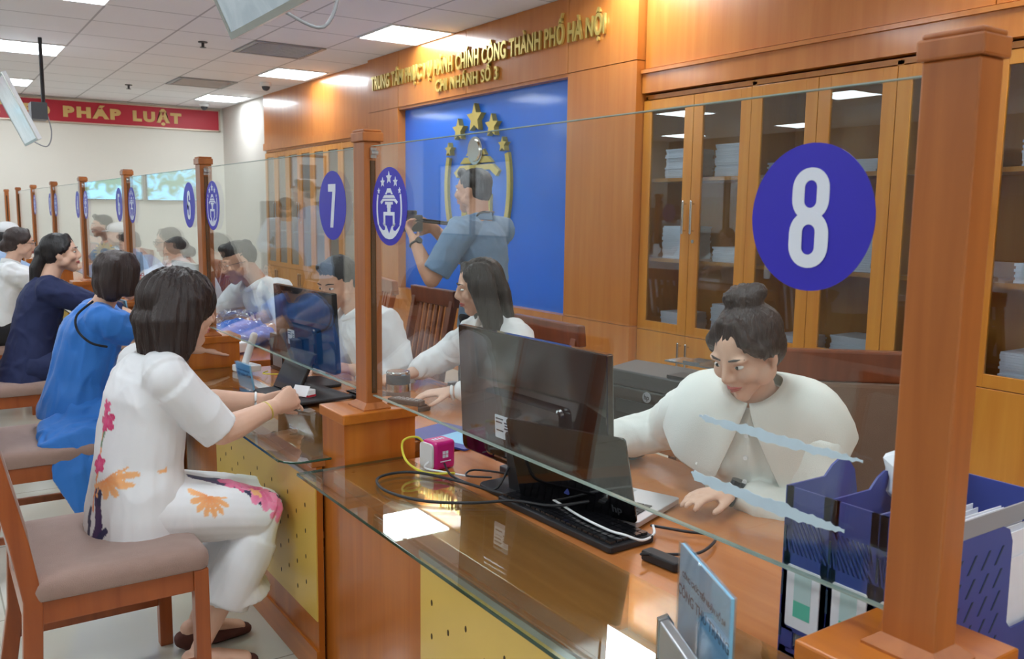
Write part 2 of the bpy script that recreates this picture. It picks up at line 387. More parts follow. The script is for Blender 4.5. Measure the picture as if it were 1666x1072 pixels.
# ================================================================ room shell
YF, XL, YB, H = 14.9, -5.73, -3.0, 3.105
XW, XC = 4.17, 4.24
structure('floor', G().box(XL-.1, 5.2, YB-.1, YF+.1, -.1, 0), 'floor')
structure('ceiling', G().box(XL-.1, 5.2, YB-.1, YF+.1, H, H+.1), 'ceil')
structure('wall_far', G().box(XL-.1, 5.2, YF, YF+.1, 0, H), 'cream')
structure('wall_left', G().box(XL-.1, XL, YB-.1, YF, 0, H), 'left_wall')
structure('wall_back', G().box(XL, 5.2, YB-.1, YB, 0, H), 'cream')
structure('wall_pier', G().box(4.263, 5.2, 12.78, YF, 0, H), 'pier')
g = G()   # timber wall on the clerks' side: backing, panels with shadow joints, recess for the backdrop
g.box(4.85, 5.2, YB, 12.78, 0, H)
g.box(4.62, 4.85, 4.69, 9.09, 0, H)
J = .003
for (y0, y1, z0, z1) in ((8.343, 9.076, 2.543, H), (6.99, 8.343, 2.543, H), (5.489, 6.99, 2.543, H), (4.704, 5.489, 2.543, H),
                         (8.354, 9.076, .698, 2.543), (4.704, 5.489, .698, 2.543), (8.354, 9.076, 0, .698), (6.99, 8.354, 0, .698), (5.489, 6.99, 0, .698), (4.704, 5.489, 0, .698)):
    g.box(XW, 4.63, y0+J, y1-J, z0+J, z1-J)
g.box(XW+.012, 4.62, 4.714, 9.066, 2.52, H); g.box(XW+.012, 4.62, 4.714, 9.066, 0, .69)
g.box(XW+.012, 4.62, 4.714, 5.484, .6, 2.6); g.box(XW+.012, 4.62, 8.359, 9.066, .6, 2.6)
# wood above the cabinets
for (y0, y1) in ((YB, -.1), (-.1, 2.3), (2.3, 4.70)): g.box(XC, 4.9, y0+J, y1-J, 2.486, H)
g.box(XC+.01, 4.9, YB, 4.70, 2.36, H)
for (y0, y1) in ((9.09, 10.9), (10.9, 12.78)): g.box(4.24, 4.9, y0+J, y1-J, 2.42, H)
structure('wall_right', g, 'wall')
g = G()
g.box(XC-.023, XC+.05, YB, 4.70, 2.319, 2.468); g.box(XC-.04, XC+.05, YB, 4.70, 2.45, 2.474)
g.box(4.22, 4.30, 9.08, 12.78, 2.325, 2.42)
structure('trim_1', g, 'wall')
structure('baseboard_far', G().box(XL, 4.26, YF-.015, YF, 0, .1), 'cream')
# blue backdrop in its recess
b = part('blue_backdrop', G().box(XW+.086, XW+.12, 5.491, 8.352, .694, 2.541), 'blue_wall')
tag(b, 'large saturated blue backdrop panel set into the timber wall behind the gold emblem', 'backdrop')
# gold emblem on the backdrop
em = thing('wall_emblem', (XW, 6.91, 1.761), 0, 'large gold emblem of five stars and two arcs mounted on the blue backdrop', 'emblem')
Mx = face_negx(.086, 0, 0)
sh = emblem_shapes()
for s_ in sh[:5]: tri_prisms([s_], Mx, .774, .05, 'star', 'gold', em)
for s_ in (sh[5], sh[8]): tri_prisms([s_], Mx, .774, .03, 'laurel_arc', 'gold', em)
for s_ in (sh[6], sh[9]): tri_prisms([s_], Mx, .774, .03, 'hand_motif', 'gold', em)
tri_prisms([sh[7]]+[sh[10]]+sh[11:], Mx, .774, .03, 'pavilion', 'gold', em)
gg = G(); gg.loft([(.086, 0, .28), (.045, 0, .28)], [.125, .125], seg=32, cap='flat'); gg.loft([(.045, 0, .28), (.03, 0, .28)], [.10, .095], seg=32, cap='flat')
part('medallion', gg, 'chrome', em)
# gold lettering
ln = thing('wall_lettering', (XW, 7.0, 2.7), 0, 'two lines of raised gold Vietnamese lettering on the timber wall above the backdrop', 'lettering')
def words_of(s, sc, ext, off, spacing):
    out = []; pre = ''
    full = textmesh(s, sc, 0, off, spacing=spacing, align='LEFT'); fa = verts_np(full); x0, x1 = fa[:, 0].min(), fa[:, 0].max(); bpy.data.meshes.remove(full)
    for w in s.split(' '):
        pm = textmesh(pre+w, sc, 0, off, spacing=spacing, align='LEFT'); end = verts_np(pm)[:, 0].max(); bpy.data.meshes.remove(pm)
        me = textmesh(w, sc, ext, off, spacing=spacing, align='LEFT'); wm = verts_np(me)[:, 0].max(); me.transform(Matrix.Translation((end-wm, 0, 0))); out.append(me); pre += w+' '
    return out, x0, x1
def fitted(name, s, y_left, y_right, z, hcap, parent, org, ext=.010):
    sc = hcap/.73; out, x0, x1 = words_of(s, sc, ext, .026*sc, 1.08); k = (y_left-y_right)/(x1-x0)
    for me in out:
        me.transform(Matrix.Translation((-(x0+x1)/2, 0, 0))); me.transform(Matrix.Diagonal((k, 1, 1, 1))); me.transform(face_negx(-ext-.004, (y_left+y_right)/2-org[0], z-org[1])); link(name, me, 'gold', parent)
fitted('lettered_word', 'TRUNG TÂM PHỤC VỤ HÀNH CHÍNH CÔNG THÀNH PHỐ HÀ NỘI', 8.94, 5.04, 2.829, .143, ln, (7.0, 2.7))
fitted('lettered_word', 'CHI NHÁNH SỐ 3', 7.52, 6.44, 2.657, .109, ln, (7.0, 2.7))
# red banner on the far wall
bn = thing('slogan_banner', (2.29, YF, 2.898), 0, 'long red banner board with gold capital letters high on the far wall', 'banner')
part('board', G().box(-2.5, 1.90, -.03, -.001, -.15, .165), 'red', bn)
g = G(); g.box(-2.52, 1.92, -.04, -.001, .155, .178); g.box(-2.52, 1.92, -.04, -.001, -.172, -.15); g.box(1.895, 1.92, -.04, -.001, -.172, .178); g.box(-2.52, -2.5, -.04, -.001, -.172, .178)
part('frame', g, 'banner_frame', bn)
for wd, xa, xb in (('THEO', .98, 1.735), ('PHÁP', 1.907, 2.708), ('LUẬT', 2.877, 3.602)):
    me = textmesh(wd, .20, .004, .013, spacing=1.3); wa = verts_np(me); xm = (wa[:, 0].min()+wa[:, 0].max())/2; me.transform(Matrix.Translation((-xm, 0, 0)))
    me.transform(Matrix.Diagonal(((xb-xa)/(wa[:, 0].max()-wa[:, 0].min()), 1, 1, 1))); me.transform(face_negy((xa+xb)/2-2.29, -.034, -.01)); link('lettered_word', me, 'banner_gold', bn)
# ceiling fittings
k = 0
for ci, X in enumerate((3.535, .648, -2.24, -5.13)):
    for ri, Y in enumerate((13.104, 10.148, 7.191, 4.234, 1.278, -1.679)):
        t = thing('ceiling_light', (X, Y, H-.012), 0)
        x1 = XW-X-.006 if X > 3 else .722
        part('frame', G().box(0, .02, 0, .739, 0, .012).box(x1-.02, x1, 0, .739, 0, .012).box(.02, x1-.02, 0, .02, 0, .012).box(.02, x1-.02, .719, .739, 0, .012), 'white', t)
        part('diffuser', G().box(.02, x1-.02, .02, .719, .003, .012), 'light', t)
        c = ['row along the timber wall', 'row above customers', 'waiting area row', 'row along left wall'][ci]
        r = ['farthest of its row', 'second from the far wall', 'third from the far wall', 'fourth from the far wall', 'second from the back wall', 'nearest the back wall'][ri]
        tag(t, 'lit ceiling panel, %s, %s' % (c, r), 'ceiling light', 'lit square panels in the tiled ceiling')
for (X, Y, l) in ((2.813, 8.669, 'nearer the camera'), (2.813, 11.626, 'nearer the far wall')):
    t = thing('ceiling_vent', (X, Y, H-.014), 0, 'dark louvred air vent in the ceiling, %s' % l, 'vent', 'louvred air vents')
    g = G(); g.box(.03, .69, .03, .71, .008, .014); part('backing', g, 'grey', t)
    g = G()
    for q in range(10):
        g.box(.05, .67, .06+q*.062, .085+q*.062, 0, .006, R=Matrix.Rotation(.5, 3, 'X'))
    part('louvres', g, 'white', t)
    part('frame', G().box(.0, .722, 0, .04, 0, .013).box(0, .722, .70, .739, 0, .013).box(0, .04, .04, .70, 0, .013).box(.682, .722, .04, .70, 0, .013), 'grey', t)
for (X, Y, l) in ((2.43, 9.09, 'nearer the camera'), (2.449, 12.84, 'nearer the far wall')):
    t = thing('fire_sprinkler', (X, Y, H), 0, 'small dark sprinkler head hanging from the ceiling, %s' % l, 'sprinkler', 'sprinkler heads')
    g = G(); g.cyl((0, 0, -.008), .045, .008); g.cyl((0, 0, -.05), .014, .045); part('body', g, 'dkgrey', t)
    part('deflector', G().cyl((0, 0, -.056), .03, .005), 'dkgrey', t)
for (X, Y, l) in ((3.82, 14.33, 'over the right end of the red banner'), (3.84, 11.46, 'beside the second light panel and timber wall')):
    t = thing('dome_camera', (X, Y, H), 0, 'white dome security camera on the ceiling %s' % l, 'security camera', 'dome cameras')
    part('housing', G().cyl((0, 0, -.05), .07, .05), 'white', t, smooth=False, bevel=.008)
    part('dome', G().ell((0, 0, -.055), (.052, .052, .05)), 'dkgrey', t, smooth=True)
# ================================================================ counters
PY = [.645+1.804*(8-n) for n in range(9)]
def post_y(n): return .645+1.804*(8-n)
XP, XG = 1.118, 1.118
def pedestal(n, label):
    y = post_y(n)
    t = thing('pedestal', (1.125, y+.02, 0), 0, label, 'pedestal', 'wooden pedestals between the counters')
    part('body', G().box(-.115, .12, -.085, .085, 0, .868), 'wood', t)
    part('cap', G().box(-.122, .127, -.095, .095, .868, .90), 'wood_y', t, bevel=.004)
    return t
def post(n, label, s=1.0, loc=None, top=1.733):
    y = post_y(n)
    x, yy, z0 = loc if loc else (XP, y, .90)
    t = thing('partition_post', (x, yy, z0), 0, label, 'post', 'square wooden posts along the counter')
    h = top-z0
    part('shaft', G().box(-.024, .030, -.039, .039, .012, h-.035), 'post', t, bevel=.003)
    g = G(); g.box(-.030, .036, -.045, .045, h-.035, h-.008); g.prism(rrect(-.026, .032, -.041, .041, .004), h-.008, h)
    part('cap', g, 'post', t, bevel=.003)
    g = G(); o = [(-.042, -.058), (.048, -.058), (.048, .058), (-.042, .058)]; i_ = [(-.024, -.039), (.030, -.039), (.030, .039), (-.024, .039)]
    vs = [(a, b, 0) for a, b in o]+[(a, b, .004) for a, b in o]+[(a, b, .02) for a, b in i_]
    fs = [(3, 2, 1, 0)]+[(k, (k+1) % 4, 4+(k+1) % 4, 4+k) for k in range(4)]+[(4+k, 4+(k+1) % 4, 8+(k+1) % 4, 8+k) for k in range(4)]+[(8, 9, 10, 11)]
    g.add(vs, fs); part('base_moulding', g, 'post', t)
    if n != 8: part('glazing_channel', G().box(-.006, .010, -.042, -.0385, .05, h-.09), 'hole', t)
    return t
NM = {8: 'nearest the camera', 7: 'second from the camera, by the floral dress', 6: 'third from the camera', 5: 'fourth from the camera', 4: 'fifth from the camera', 3: 'sixth from the camera', 2: 'seventh from the camera'}
for n in range(9, 1, -1):
    if n == 9:
        pedestal(9, 'wooden pedestal behind the camera at the near end of the counter'); post(9, 'square wooden post behind the camera at the near end of the counter'); continue
    pedestal(n, 'orange-brown wooden pedestal carrying the post %s' % NM[n])
    post(n, 'square wooden partition post %s' % NM[n])
post(1, 'square wooden partition post second from the far left end', loc=(1.118, 13.27, 0))
post(0, 'square wooden partition post at the far left end of the row', loc=(1.095, 14.76, 0), top=1.728)
CN = {9: 'out to the right behind the nearest post', 8: 'nearest the camera, under the eight sticker', 7: 'before the woman in the floral outfit', 6: 'before the woman in the blue dress', 5: 'before the woman in the navy jacket', 4: 'before the woman in the white blouse', 3: 'before the person in the white cap', 2: 'farthest along the row'}
def sticker_number(parent, y, z, ch, R=.110):
    g = G(); c = [(y+R*math.cos(2*PI*k/64), z+R*math.sin(2*PI*k/64)) for k in range(64)]
    g.prism(c, -.0062, -.0052, 'X'); s = part('number_sticker', g, 'sticker_blue', parent, fix=True)
    def D(poly): return [(-px, pz) for px, pz in poly]
    P = []
    U = R
    def ring(cx, cy, rx, ry, w, wy):
        out = rrect(cx-rx, cx+rx, cy-ry, cy+ry, rx*.95, 7); inn = rrect(cx-rx+w, cx+rx-w, cy-ry+wy, cy+ry-wy, (rx-w)*.95, 7); return out, inn
    g = G()
    def holed(out, inn, dx=0):
        n = len(out); vs = []; fs = []
        for t in (-.0072-dx, -.0064-dx):
            vs += [(t, y-p[0]*U, z+p[1]*U) for p in out]+[(t, y-p[0]*U, z+p[1]*U) for p in inn]
        for k in range(n):
            k2 = (k+1) % n
            fs += [(k, k2, n+k2, n+k), (2*n+k, 3*n+k, 3*n+k2, 2*n+k2), (k, 2*n+k, 2*n+k2, k2), (n+k, n+k2, 3*n+k2, 3*n+k)]
        g.add(vs, fs)
    def solid(poly): g.prism([(y-p[0]*U, z+p[1]*U) for p in poly], -.0072, -.0064, 'X')
    if ch == '8':
        holed(*ring(0, .315, .30, .355, .20, .17)); holed(*ring(0, -.30, .32, .385, .215, .18), .0006)
    elif ch == '7':
        solid([(-.27, .62), (.27, .62), (.27, .42), (.08, -.64), (-.14, -.64), (.05, .40), (-.27, .40)])
    elif ch == '6':
        holed(*ring(0, -.24, .27, .40, .175, .17)); solid([(-.272, -.2), (-.272, .36), (-.2, .56), (0, .64), (.2, .56), (.26, .36), (.26, .22), (.08, .22), (.08, .36), (0, .46), (-.09, .36), (-.09, -.2)])
    elif ch == '5':
        holed(*ring(0, -.24, .27, .38, .175, .17)); solid([(-.25, .64), (.24, .64), (.24, .46), (-.07, .46), (-.07, .1), (-.25, .0)])
    elif ch == '4':
        solid([(.02, .64), (.2, .64), (.2, -.64), (.02, -.64)]); solid([(-.3, -.2), (.3, -.2), (.3, -.36), (-.3, -.36)]); solid([(.02, .64), (.12, .5), (-.14, -.2), (-.3, -.2)])
    else:
        holed(*ring(0, .28, .26, .34, .17, .16)); holed(*ring(0, -.28, .26, .36, .17, .16), .0006)
    me = g.mesh('numeral'); fixn(me); link('numeral', me, 'sticker_white', s)
def sticker_emblem(parent, y, z, R=.110):
    g = G(); c = [(y+R*math.cos(2*PI*k/64), z+R*math.sin(2*PI*k/64)) for k in range(64)]
    g.prism(c, -.0062, -.0052, 'X'); s = part('emblem_sticker', g, 'sticker_blue', parent)
    tri_prisms(emblem_shapes(), face_negx(-.0064, y, z), R, .0008, 'emblem_print', 'sticker_white', s)
for n in range(8, 1, -1):
    y0 = post_y(n)+.044; y1 = post_y(n-1)-.044
    if n == 2: y1 = y0+1.6
    nn = str(n) if n <= 8 else '9'
    t = thing('glass_screen', (XG, 0, 0), 0, 'clear glass screen above the counter '+CN[n], 'glass screen', 'glass screens between the posts')
    part('pane', G().box(-.005, .005, y0, y1, .945, 1.683), 'screen_glass', t)
    g = G(); g.box(-.005, .005, y0, y1, .942, .945); g.box(-.005, .005, y0, y1, 1.683, 1.685); part('polished_edge', g, 'edge_glass', t)
    if 3 <= n <= 8: sticker_number(t, post_y(n)+.213 if n == 8 else post_y(n)+.25, 1.497 if n == 8 else 1.512, str(n))
    if 2 < n < 9: sticker_emblem(t, post_y(n-1)-.165, 1.51)
    for yy in (y1-.012,):
        g = G(); g.cyl((-.010, yy, 1.665), .007, .02, 'X'); g.box(-.009, .009, yy+.004, yy+.013, 1.65, 1.68); part('glass_clip', g, 'steel', t)
def holes_board(y0, y1, z0, z1):
    g = G(); g.box(-.004, 0, y0, y1, z0, z1)
    r = 0; z = z1-.10
    while z > z0+.03:
        y = y0+.09+(r % 2)*.08
        while y < y1-.05:
            g.loft([(-.0045, y, z), (-.0038, y, z)], [(.0045, .0075)]*2, ref=(0, 1, 0), seg=10, cap='flat', m=1) if False else g.prism([(y+.0042*math.cos(a*PI/5), z+.008*math.sin(a*PI/5)) for a in range(10)], -.0046, -.0038, 'X', 1)
            y += .16
        z -= .043; r += 1
    return g
for n in range(9, 1, -1):
    y0 = post_y(n)+.087; y1 = post_y(n-1)-.087
    nb = 'counter %d' % n if n < 9 else 'the counter beside the camera'
    t = thing('service_counter', (.98, 0, 0), 0, 'orange-brown wooden service counter with yellow board, '+CN[n], 'counter', 'service counters in a row')
    part('front_panel', G().box(0, .02, y0, y1, .0, .705), 'wood', t)
    part('plinth', G().box(-.008, 0, y0, y1, 0, .10), 'wood_y', t)
    g = G(); g.box(-.015, .93, y0, y1, .705, .742); part('desktop', g, 'desk', t, bevel=.003)
    g = G(); g.box(.06, .08, y0, y1, .60, .705); part('modesty_rail', g, 'wood_y', t)
    part('side_panel', G().box(.25, .86, y0, y0+.03, 0, .705), 'wood', t); part('side_panel', G().box(.25, .86, y1-.03, y1, 0, .705), 'wood', t)
    b0, b1 = (y0+.002, y1-.52)
    g = holes_board(b0, b1, .20, .66)
    part('perforated_board', g, ['yellow', 'hole'], t, label='yellow board with small dark holes')
    part('board_trim', G().box(-.009, 0, b0, b1, .66, .675), 'aluminium', t)
    # glass sheet lying on the counter
    gs = thing('counter_glass_sheet', (0, 0, .745), 0, 'clear green-edged glass sheet lying on the counter '+CN[n], 'glass sheet', 'glass sheets on the counters')
    ya, yb = post_y(n)+.098, post_y(n-1)-.098
    if n == 7: ya2 = post_y(7)+.005; poly = [(1.19, ya), (1.19, yb), (.852, yb)]+[(.852+.07*(1-math.cos(math.radians(a))), ya2+.07*(1-math.sin(math.radians(a)))) for a in range(0, 91, 15)]+[(.995, ya2), (.995, ya)]
    else: poly = [(1.19, ya), (1.19, yb), (.852, yb), (.852, ya)]
    gp = G(); gp.prism(poly, .004, .011); part('sheet', gp, 'top_glass', gs)
    g = G(); g.box(.850, .852, poly[4][1] if n == 7 else ya, yb, .004, .011); g.box(.852, 1.19, yb, yb+.002, .004, .011)
    if n == 7:
        cpts = [(.852+.07*(1-math.cos(math.radians(a))), ya2+.07*(1-math.sin(math.radians(a)))) for a in range(0, 91, 15)]
        g.tube([(a, b, .0075) for a, b in cpts]+[(.995, ya2, .0075)], .0035, 6, smooth=False)
    part('polished_edge', g, 'green_edge', gs)
    g = G()
    for yy in (ya+.03, yb-.03): g.cyl((1.01, float(yy), -.003), .006, .007, seg=10); g.cyl((1.17, float(yy), -.003), .006, .007, seg=10)
    part('pad', g, 'clear', gs)
# ================================================================ cabinets
def cabinet(x, y1, label, shelves=(1.729, 1.179), deep=.42, w=.48, top=2.268, hand=True):
    t = thing('display_cabinet', (x, y1, 0), 0, label, 'cabinet', 'timber cabinets with glass doors')
    W2 = 2*w
    g = G(); g.box(deep-.02, deep, -W2, 0, .02, top+.03); g.box(.022, deep, -W2, -W2+.018, .02, top+.03); g.box(.022, deep, -.018, 0, .02, top+.03)
    g.box(.022, deep, -W2, 0, top+.01, top+.04); g.box(.022, deep, -W2, 0, .655, .686); g.box(.03, deep, -W2, 0, 0, .08); part('carcass', g, 'cab', t)
    for z in shelves: part('shelf', G().box(.06, deep-.02, -W2+.02, -.02, z-.012, z+.012), 'cab', t)
    for s in (0, 1):
        a, b = (-w+.002, -.002) if s == 0 else (-W2+.002, -w-.002)
        g = G(); e = .085 if s == 0 else .085
        zb, zt = .686, top
        g.box(0, .022, b-.08, b, zb, zt); g.box(0, .022, a, a+.08, zb, zt); g.box(0, .022, a+.08, b-.08, zt-.065, zt); g.box(0, .022, a+.08, b-.08, zb, zb+.065)
        d = part('glass_door', g, 'cab', t, bevel=.002)
        part('door_pane', G().box(.008, .013, a+.08, b-.08, zb+.065, zt-.065), 'cab_glass', d)
        hy = a+.035 if s == 0 else b-.035
        def handle(z0, z1, dd):
            g = G(); g.tube([(-.03, hy, z0), (-.03, hy, z1)], .009, smooth=False); g.tube([(0, hy, z0+.015), (-.03, hy, z0+.015)], .005, smooth=False); g.tube([(0, hy, z1-.015), (-.03, hy, z1-.015)], .005, smooth=False)
            part('handle', g, 'chrome', dd, smooth=True)
        handle(1.374, 1.58, d)
        if s == 1:
            part('lock', G().cyl((-.006, hy, 1.32), .012, .007, 'X'), 'chrome', d)
        d2 = part('lower_door', G().box(0, .022, a, b, .08, .682), 'cab', t, bevel=.002)
        handle(.47, .63, d2)
    return t
CY = [4.702, 3.742, 2.779, 1.816, .854, -.109]
lab = ['first from the blue backdrop', 'second from the blue backdrop, behind the 8 sticker', 'third from the blue backdrop, behind the nearest post', 'fourth from the blue backdrop, right of the nearest post', 'fifth from the blue backdrop, out to the right', 'sixth from the blue backdrop, out to the right']
for i, y in enumerate(CY):
    cabinet(XC, y, 'tall timber cabinet with glass doors, '+lab[i], w=.481, top=2.268)
for i in range(4):
    cabinet(4.24, 12.76-.914*i, 'distant timber glass-door cabinet left of the backdrop, %s from the far wall' % ['first', 'second', 'third', 'fourth'][i], w=.457, top=2.285)
random.seed(4)
def stack(x, y, z, w, d, h, mats, label, cat, name, n=1, rot=0):
    t = thing(name, (x, y, z), rot, label, cat)
    g = G(); m = max(2, int(h/.012))
    for k in range(m):
        j = random.uniform(-.004, .004); g.box(-d/2+j, d/2+j, -w/2-j, w/2-j, k*h/m, (k+1)*h/m-.0008)
    part('sheets', g, mats, t); return t
cnt = 0
desc = ['beside the backdrop', 'behind the standing photographer', 'left of the 8 sticker', 'right under the 8 sticker', 'behind the nearest post']
for i, y in enumerate(CY[:4]):
    for si, z in enumerate((.686, 1.191, 1.741)):
        for q in range(2):
            yy = y-.24-q*.48+random.uniform(-.04, .04)
            if i == 0: yy = y-.24-q*.48
            w = random.uniform(.2, .28); h = random.uniform(.06, .24)
            pos = ['bottom shelf', 'middle shelf', 'top shelf'][si]; sd = ['left door', 'right door'][q]
            o = stack(XC+.22, yy, z+.001, w, .24, h, 'paper', 'pile of white papers on the %s behind the %s of the %s cabinet' % (pos, sd, ['first', 'second', 'third', 'fourth'][i]), 'papers', 'paper_pile')
            o['group'] = 'paper piles inside the cabinets'
# ================================================================ chairs
def customer_chair(x, y, rz, label, fab='fabric', wd='chairwood', grp='upholstered wooden chairs for the customers'):
    t = thing('upholstered_chair', (x, y, 0), rz, label, 'chair', grp)
    for s in (-1, 1):
        g = G(); yy = s*.25
        pts = [(-.275, 0), (-.235, .25), (-.225, .46), (-.25, .62), (-.33, 1.0)]
        poly = [(a-.022, z) for a, z in pts]+[(a+.026, z) for a, z in pts[::-1]]
        g.prism(poly, yy-.02, yy+.02, 'Y'); part('rear_leg', g, wd, t, bevel=.004)
        part('front_leg', G().box(.19, .232, yy-.02, yy+.02, 0, .452), wd, t, bevel=.003)
        part('side_rail', G().box(-.21, .19, yy-.013, yy+.013, .388, .452), wd, t, bevel=.002)
        part('stretcher', G().box(-.235, .19, yy-.010, yy+.010, .145, .175), wd, t, bevel=.002)
    part('front_rail', G().box(.198, .225, -.23, .23, .388, .452), wd, t, bevel=.002)
    part('rear_rail', G().box(-.245, -.215, -.23, .23, .388, .452), wd, t)
    g = G()
    poly = rrect(-.225, .235, -.272, .272, .03, 5)
    n = 9
    lay = [(-.0, .454), (.002, .46), (.006, .482), (.002, .500), (-.010, .511), (-.035, .518), (-.09, .522)]
    vs = []; fs = []
    for inset, z in lay:
        for px, py in poly:
            cx, cy = .005, 0; L = math.hypot(px-cx, py-cy); k = (L+inset)/L; vs.append((cx+(px-cx)*k, cy+(py-cy)*k, z))
    m = len(poly)
    for i in range(len(lay)-1):
        for k in range(m): fs.append((i*m+k, i*m+(k+1) % m, (i+1)*m+(k+1) % m, (i+1)*m+k))
    fs.append(tuple(range(m))[::-1]); fs.append(tuple((len(lay)-1)*m+k for k in range(m)))
    g.add(vs, fs); part('seat_cushion', g, fab, t, smooth=True)
    # padded back
    g = G()
    pts = [(-.243, .53), (-.252, .64), (-.29, .82), (-.325, .97)]
    L = []
    for a, z in pts: L.append((a, z))
    poly = [(a-.02, z) for a, z in L]+[(a+.03, z) for a, z in L[::-1]]
    g.prism(poly, -.228, .228, 'Y'); part('back_pad', g, fab, t, bevel=.012, bseg=3)
    g = G(); g.prism([(-.352, .97), (-.342, 1.03), (-.305, 1.03), (-.315, .97)], -.27, .27, 'Y'); part('top_rail', g, wd, t, bevel=.005)
    return t
cn = ['under the woman in the floral dress', 'under the woman in the blue dress', 'under the woman in the navy jacket', 'under the woman in the white blouse', 'next behind the white-blouse woman', 'farthest along the counter']
for i, y in enumerate((2.81, 4.21, 5.75, 7.35, 9.0, 10.6)):
    customer_chair(.415, y, 0, 'wooden chair with taupe padded seat, '+cn[i])
customer_chair(.16, 1.35, 0.0, 'wooden chair with taupe padded back at the lower left edge')
def slat_chair(x, y, rz, label, wd='darkwood', h=1.0, pad=None):
    t = thing('slat_chair' if not pad else 'padded_armchair', (x, y, 0), rz, label, 'chair', 'wooden chairs behind the counter')
    for s in (-1, 1):
        yy = s*.23
        pts = [(-.26, 0), (-.225, .25), (-.22, .46), (-.25, .65), (-.32, h-.02)]
        g = G(); g.prism([(a-.02, z) for a, z in pts]+[(a+.024, z) for a, z in pts[::-1]], yy-.02, yy+.02, 'Y'); part('rear_leg', g, wd, t, bevel=.004)
        part('front_leg', G().box(.18, .222, yy-.02, yy+.02, 0, .43), wd, t, bevel=.003)
        part('side_rail', G().box(-.21, .18, yy-.012, yy+.012, .37, .43), wd, t)
    part('front_rail', G().box(.19, .214, -.21, .21, .37, .43), wd, t)
    part('seat', G().box(-.22, .24, -.25, .25, .431, .465), 'brownfabric' if pad else wd, t, bevel=.01)
    g = G(); g.prism([(-.345, h-.06), (-.335, h+.04), (-.29, h+.04), (-.30, h-.06)], -.27, .27, 'Y'); part('top_rail', g, wd, t, bevel=.008, bseg=3)
    if pad:
        g = G(); g.prism([(-.262, .50), (-.345+.02, h-.06), (-.285, h-.06), (-.205, .50)], -.208, .208, 'Y'); part('back_pad', g, 'brownfabric', t, bevel=.012)
    else:
        g = G(); g.prism([(-.262, .50), (-.266, .55), (-.232, .55), (-.228, .50)], -.21, .21, 'Y'); part('lower_rail', g, wd, t)
        for k in range(6):
            q = -.165+k*.066; g = G(); g.prism([(-.255, .545), (-.325, h-.055), (-.312, h-.055), (-.240, .545)], q-.016, q+.016, 'Y'); part('back_slat', g, wd, t)
    return t
slat_chair(2.13, 1.44, PI+.85, 'dark wooden chair with brown padded back behind the woman at counter 8', h=1.05, pad=True)
slat_chair(2.12, 3.33, PI, 'brown wooden slat chair under the long-haired clerk', h=.96)
slat_chair(2.25, 4.66, PI, 'reddish slatted chair farther back, left of the long-haired clerk', h=1.0)
t = thing('stool', (1.84, 3.76, 0), 0, 'low wooden stool under the bending clerk behind the 7 sticker', 'stool')
part('seat', G().cyl((0, 0, .43), .17, .03), 'darkwood', t, bevel=.005)
for a in range(4): part('leg', G().tube([(.10*math.cos(a*PI/2+.8), .10*math.sin(a*PI/2+.8), .43), (.15*math.cos(a*PI/2+.8), .15*math.sin(a*PI/2+.8), .008)], .015, smooth=False), 'darkwood', t)
slat_chair(2.55, 6.0, PI-.2, 'light brown slat chair to the right of the young man with the lanyard', wd='chairwood', h=.96)
slat_chair(2.10, 8.3, PI, 'wooden slat chair farther along behind the counter', wd='chairwood', h=.96)
# ================================================================ desk items, counter 8
def monitor(x, y, rz, w, h, zb, label, sticker=True, tilt=-.05):
    t = thing('computer_monitor', (x, y, .743), rz, label, 'monitor')
    # local: back faces -x ; screen faces +x
    Rm = Matrix.Rotation(tilt, 3, 'Y'); c = (0, 0, zb-.743)
    g = G(); P = rrect(-w/2, w/2, 0, h, .022, 5, (0, 0, 1, 1))
    Mz = Matrix.Translation(c) @ Rm.to_4x4()
    g.prism(P, -.012, .012, 'X', 0, Mz); part('housing', g, 'gloss_black', t, bevel=.004)
    g = G(); g.prism(rrect(-w/2+.15, w/2-.15, .02, h-.16, .02), -.032, -.011, 'X', 0, Mz); part('rear_bulge', g, 'gloss_black', t, bevel=.01)
    g = G(); g.prism(rrect(-w/2+.01, w/2-.01, .02, h-.01, .004), .0121, .0135, 'X', 0, Mz); part('screen', g, MT['screen_on'], t)
    g = G(); g.box(-.05, -.02, -.035, .035, .0, zb-.743+.12, R=Matrix.Rotation(-.10, 3, 'Y'), c=(-.035, 0, 0)); part('neck', g, 'matte_black', t, bevel=.008, bseg=3)
    g = G(); g.prism(rrect(-.10, .11, -.12, .12, .03), 0, .012); part('foot', g, 'matte_black', t, bevel=.003)
    if sticker:
        g = G(); g.prism(rrect(.045, .115, .085, .15, .004), -.0345, -.0335, 'X', 0, Mz); s = part('label_sticker', g, 'sticker_white', t)
        g = G()
        for k, (a, b, z) in enumerate(((.075, .11, .138), (.08, .11, .128), (.05, .07, .13), (.05, .068, .122), (.052, .07, .114), (.075, .108, .105))): g.prism([(a, z), (b, z), (b, z+.004), (a, z+.004)], -.0350, -.0345, 'X', 0, Mz)
        part('printed_lines', g, 'ink', s)
    return t
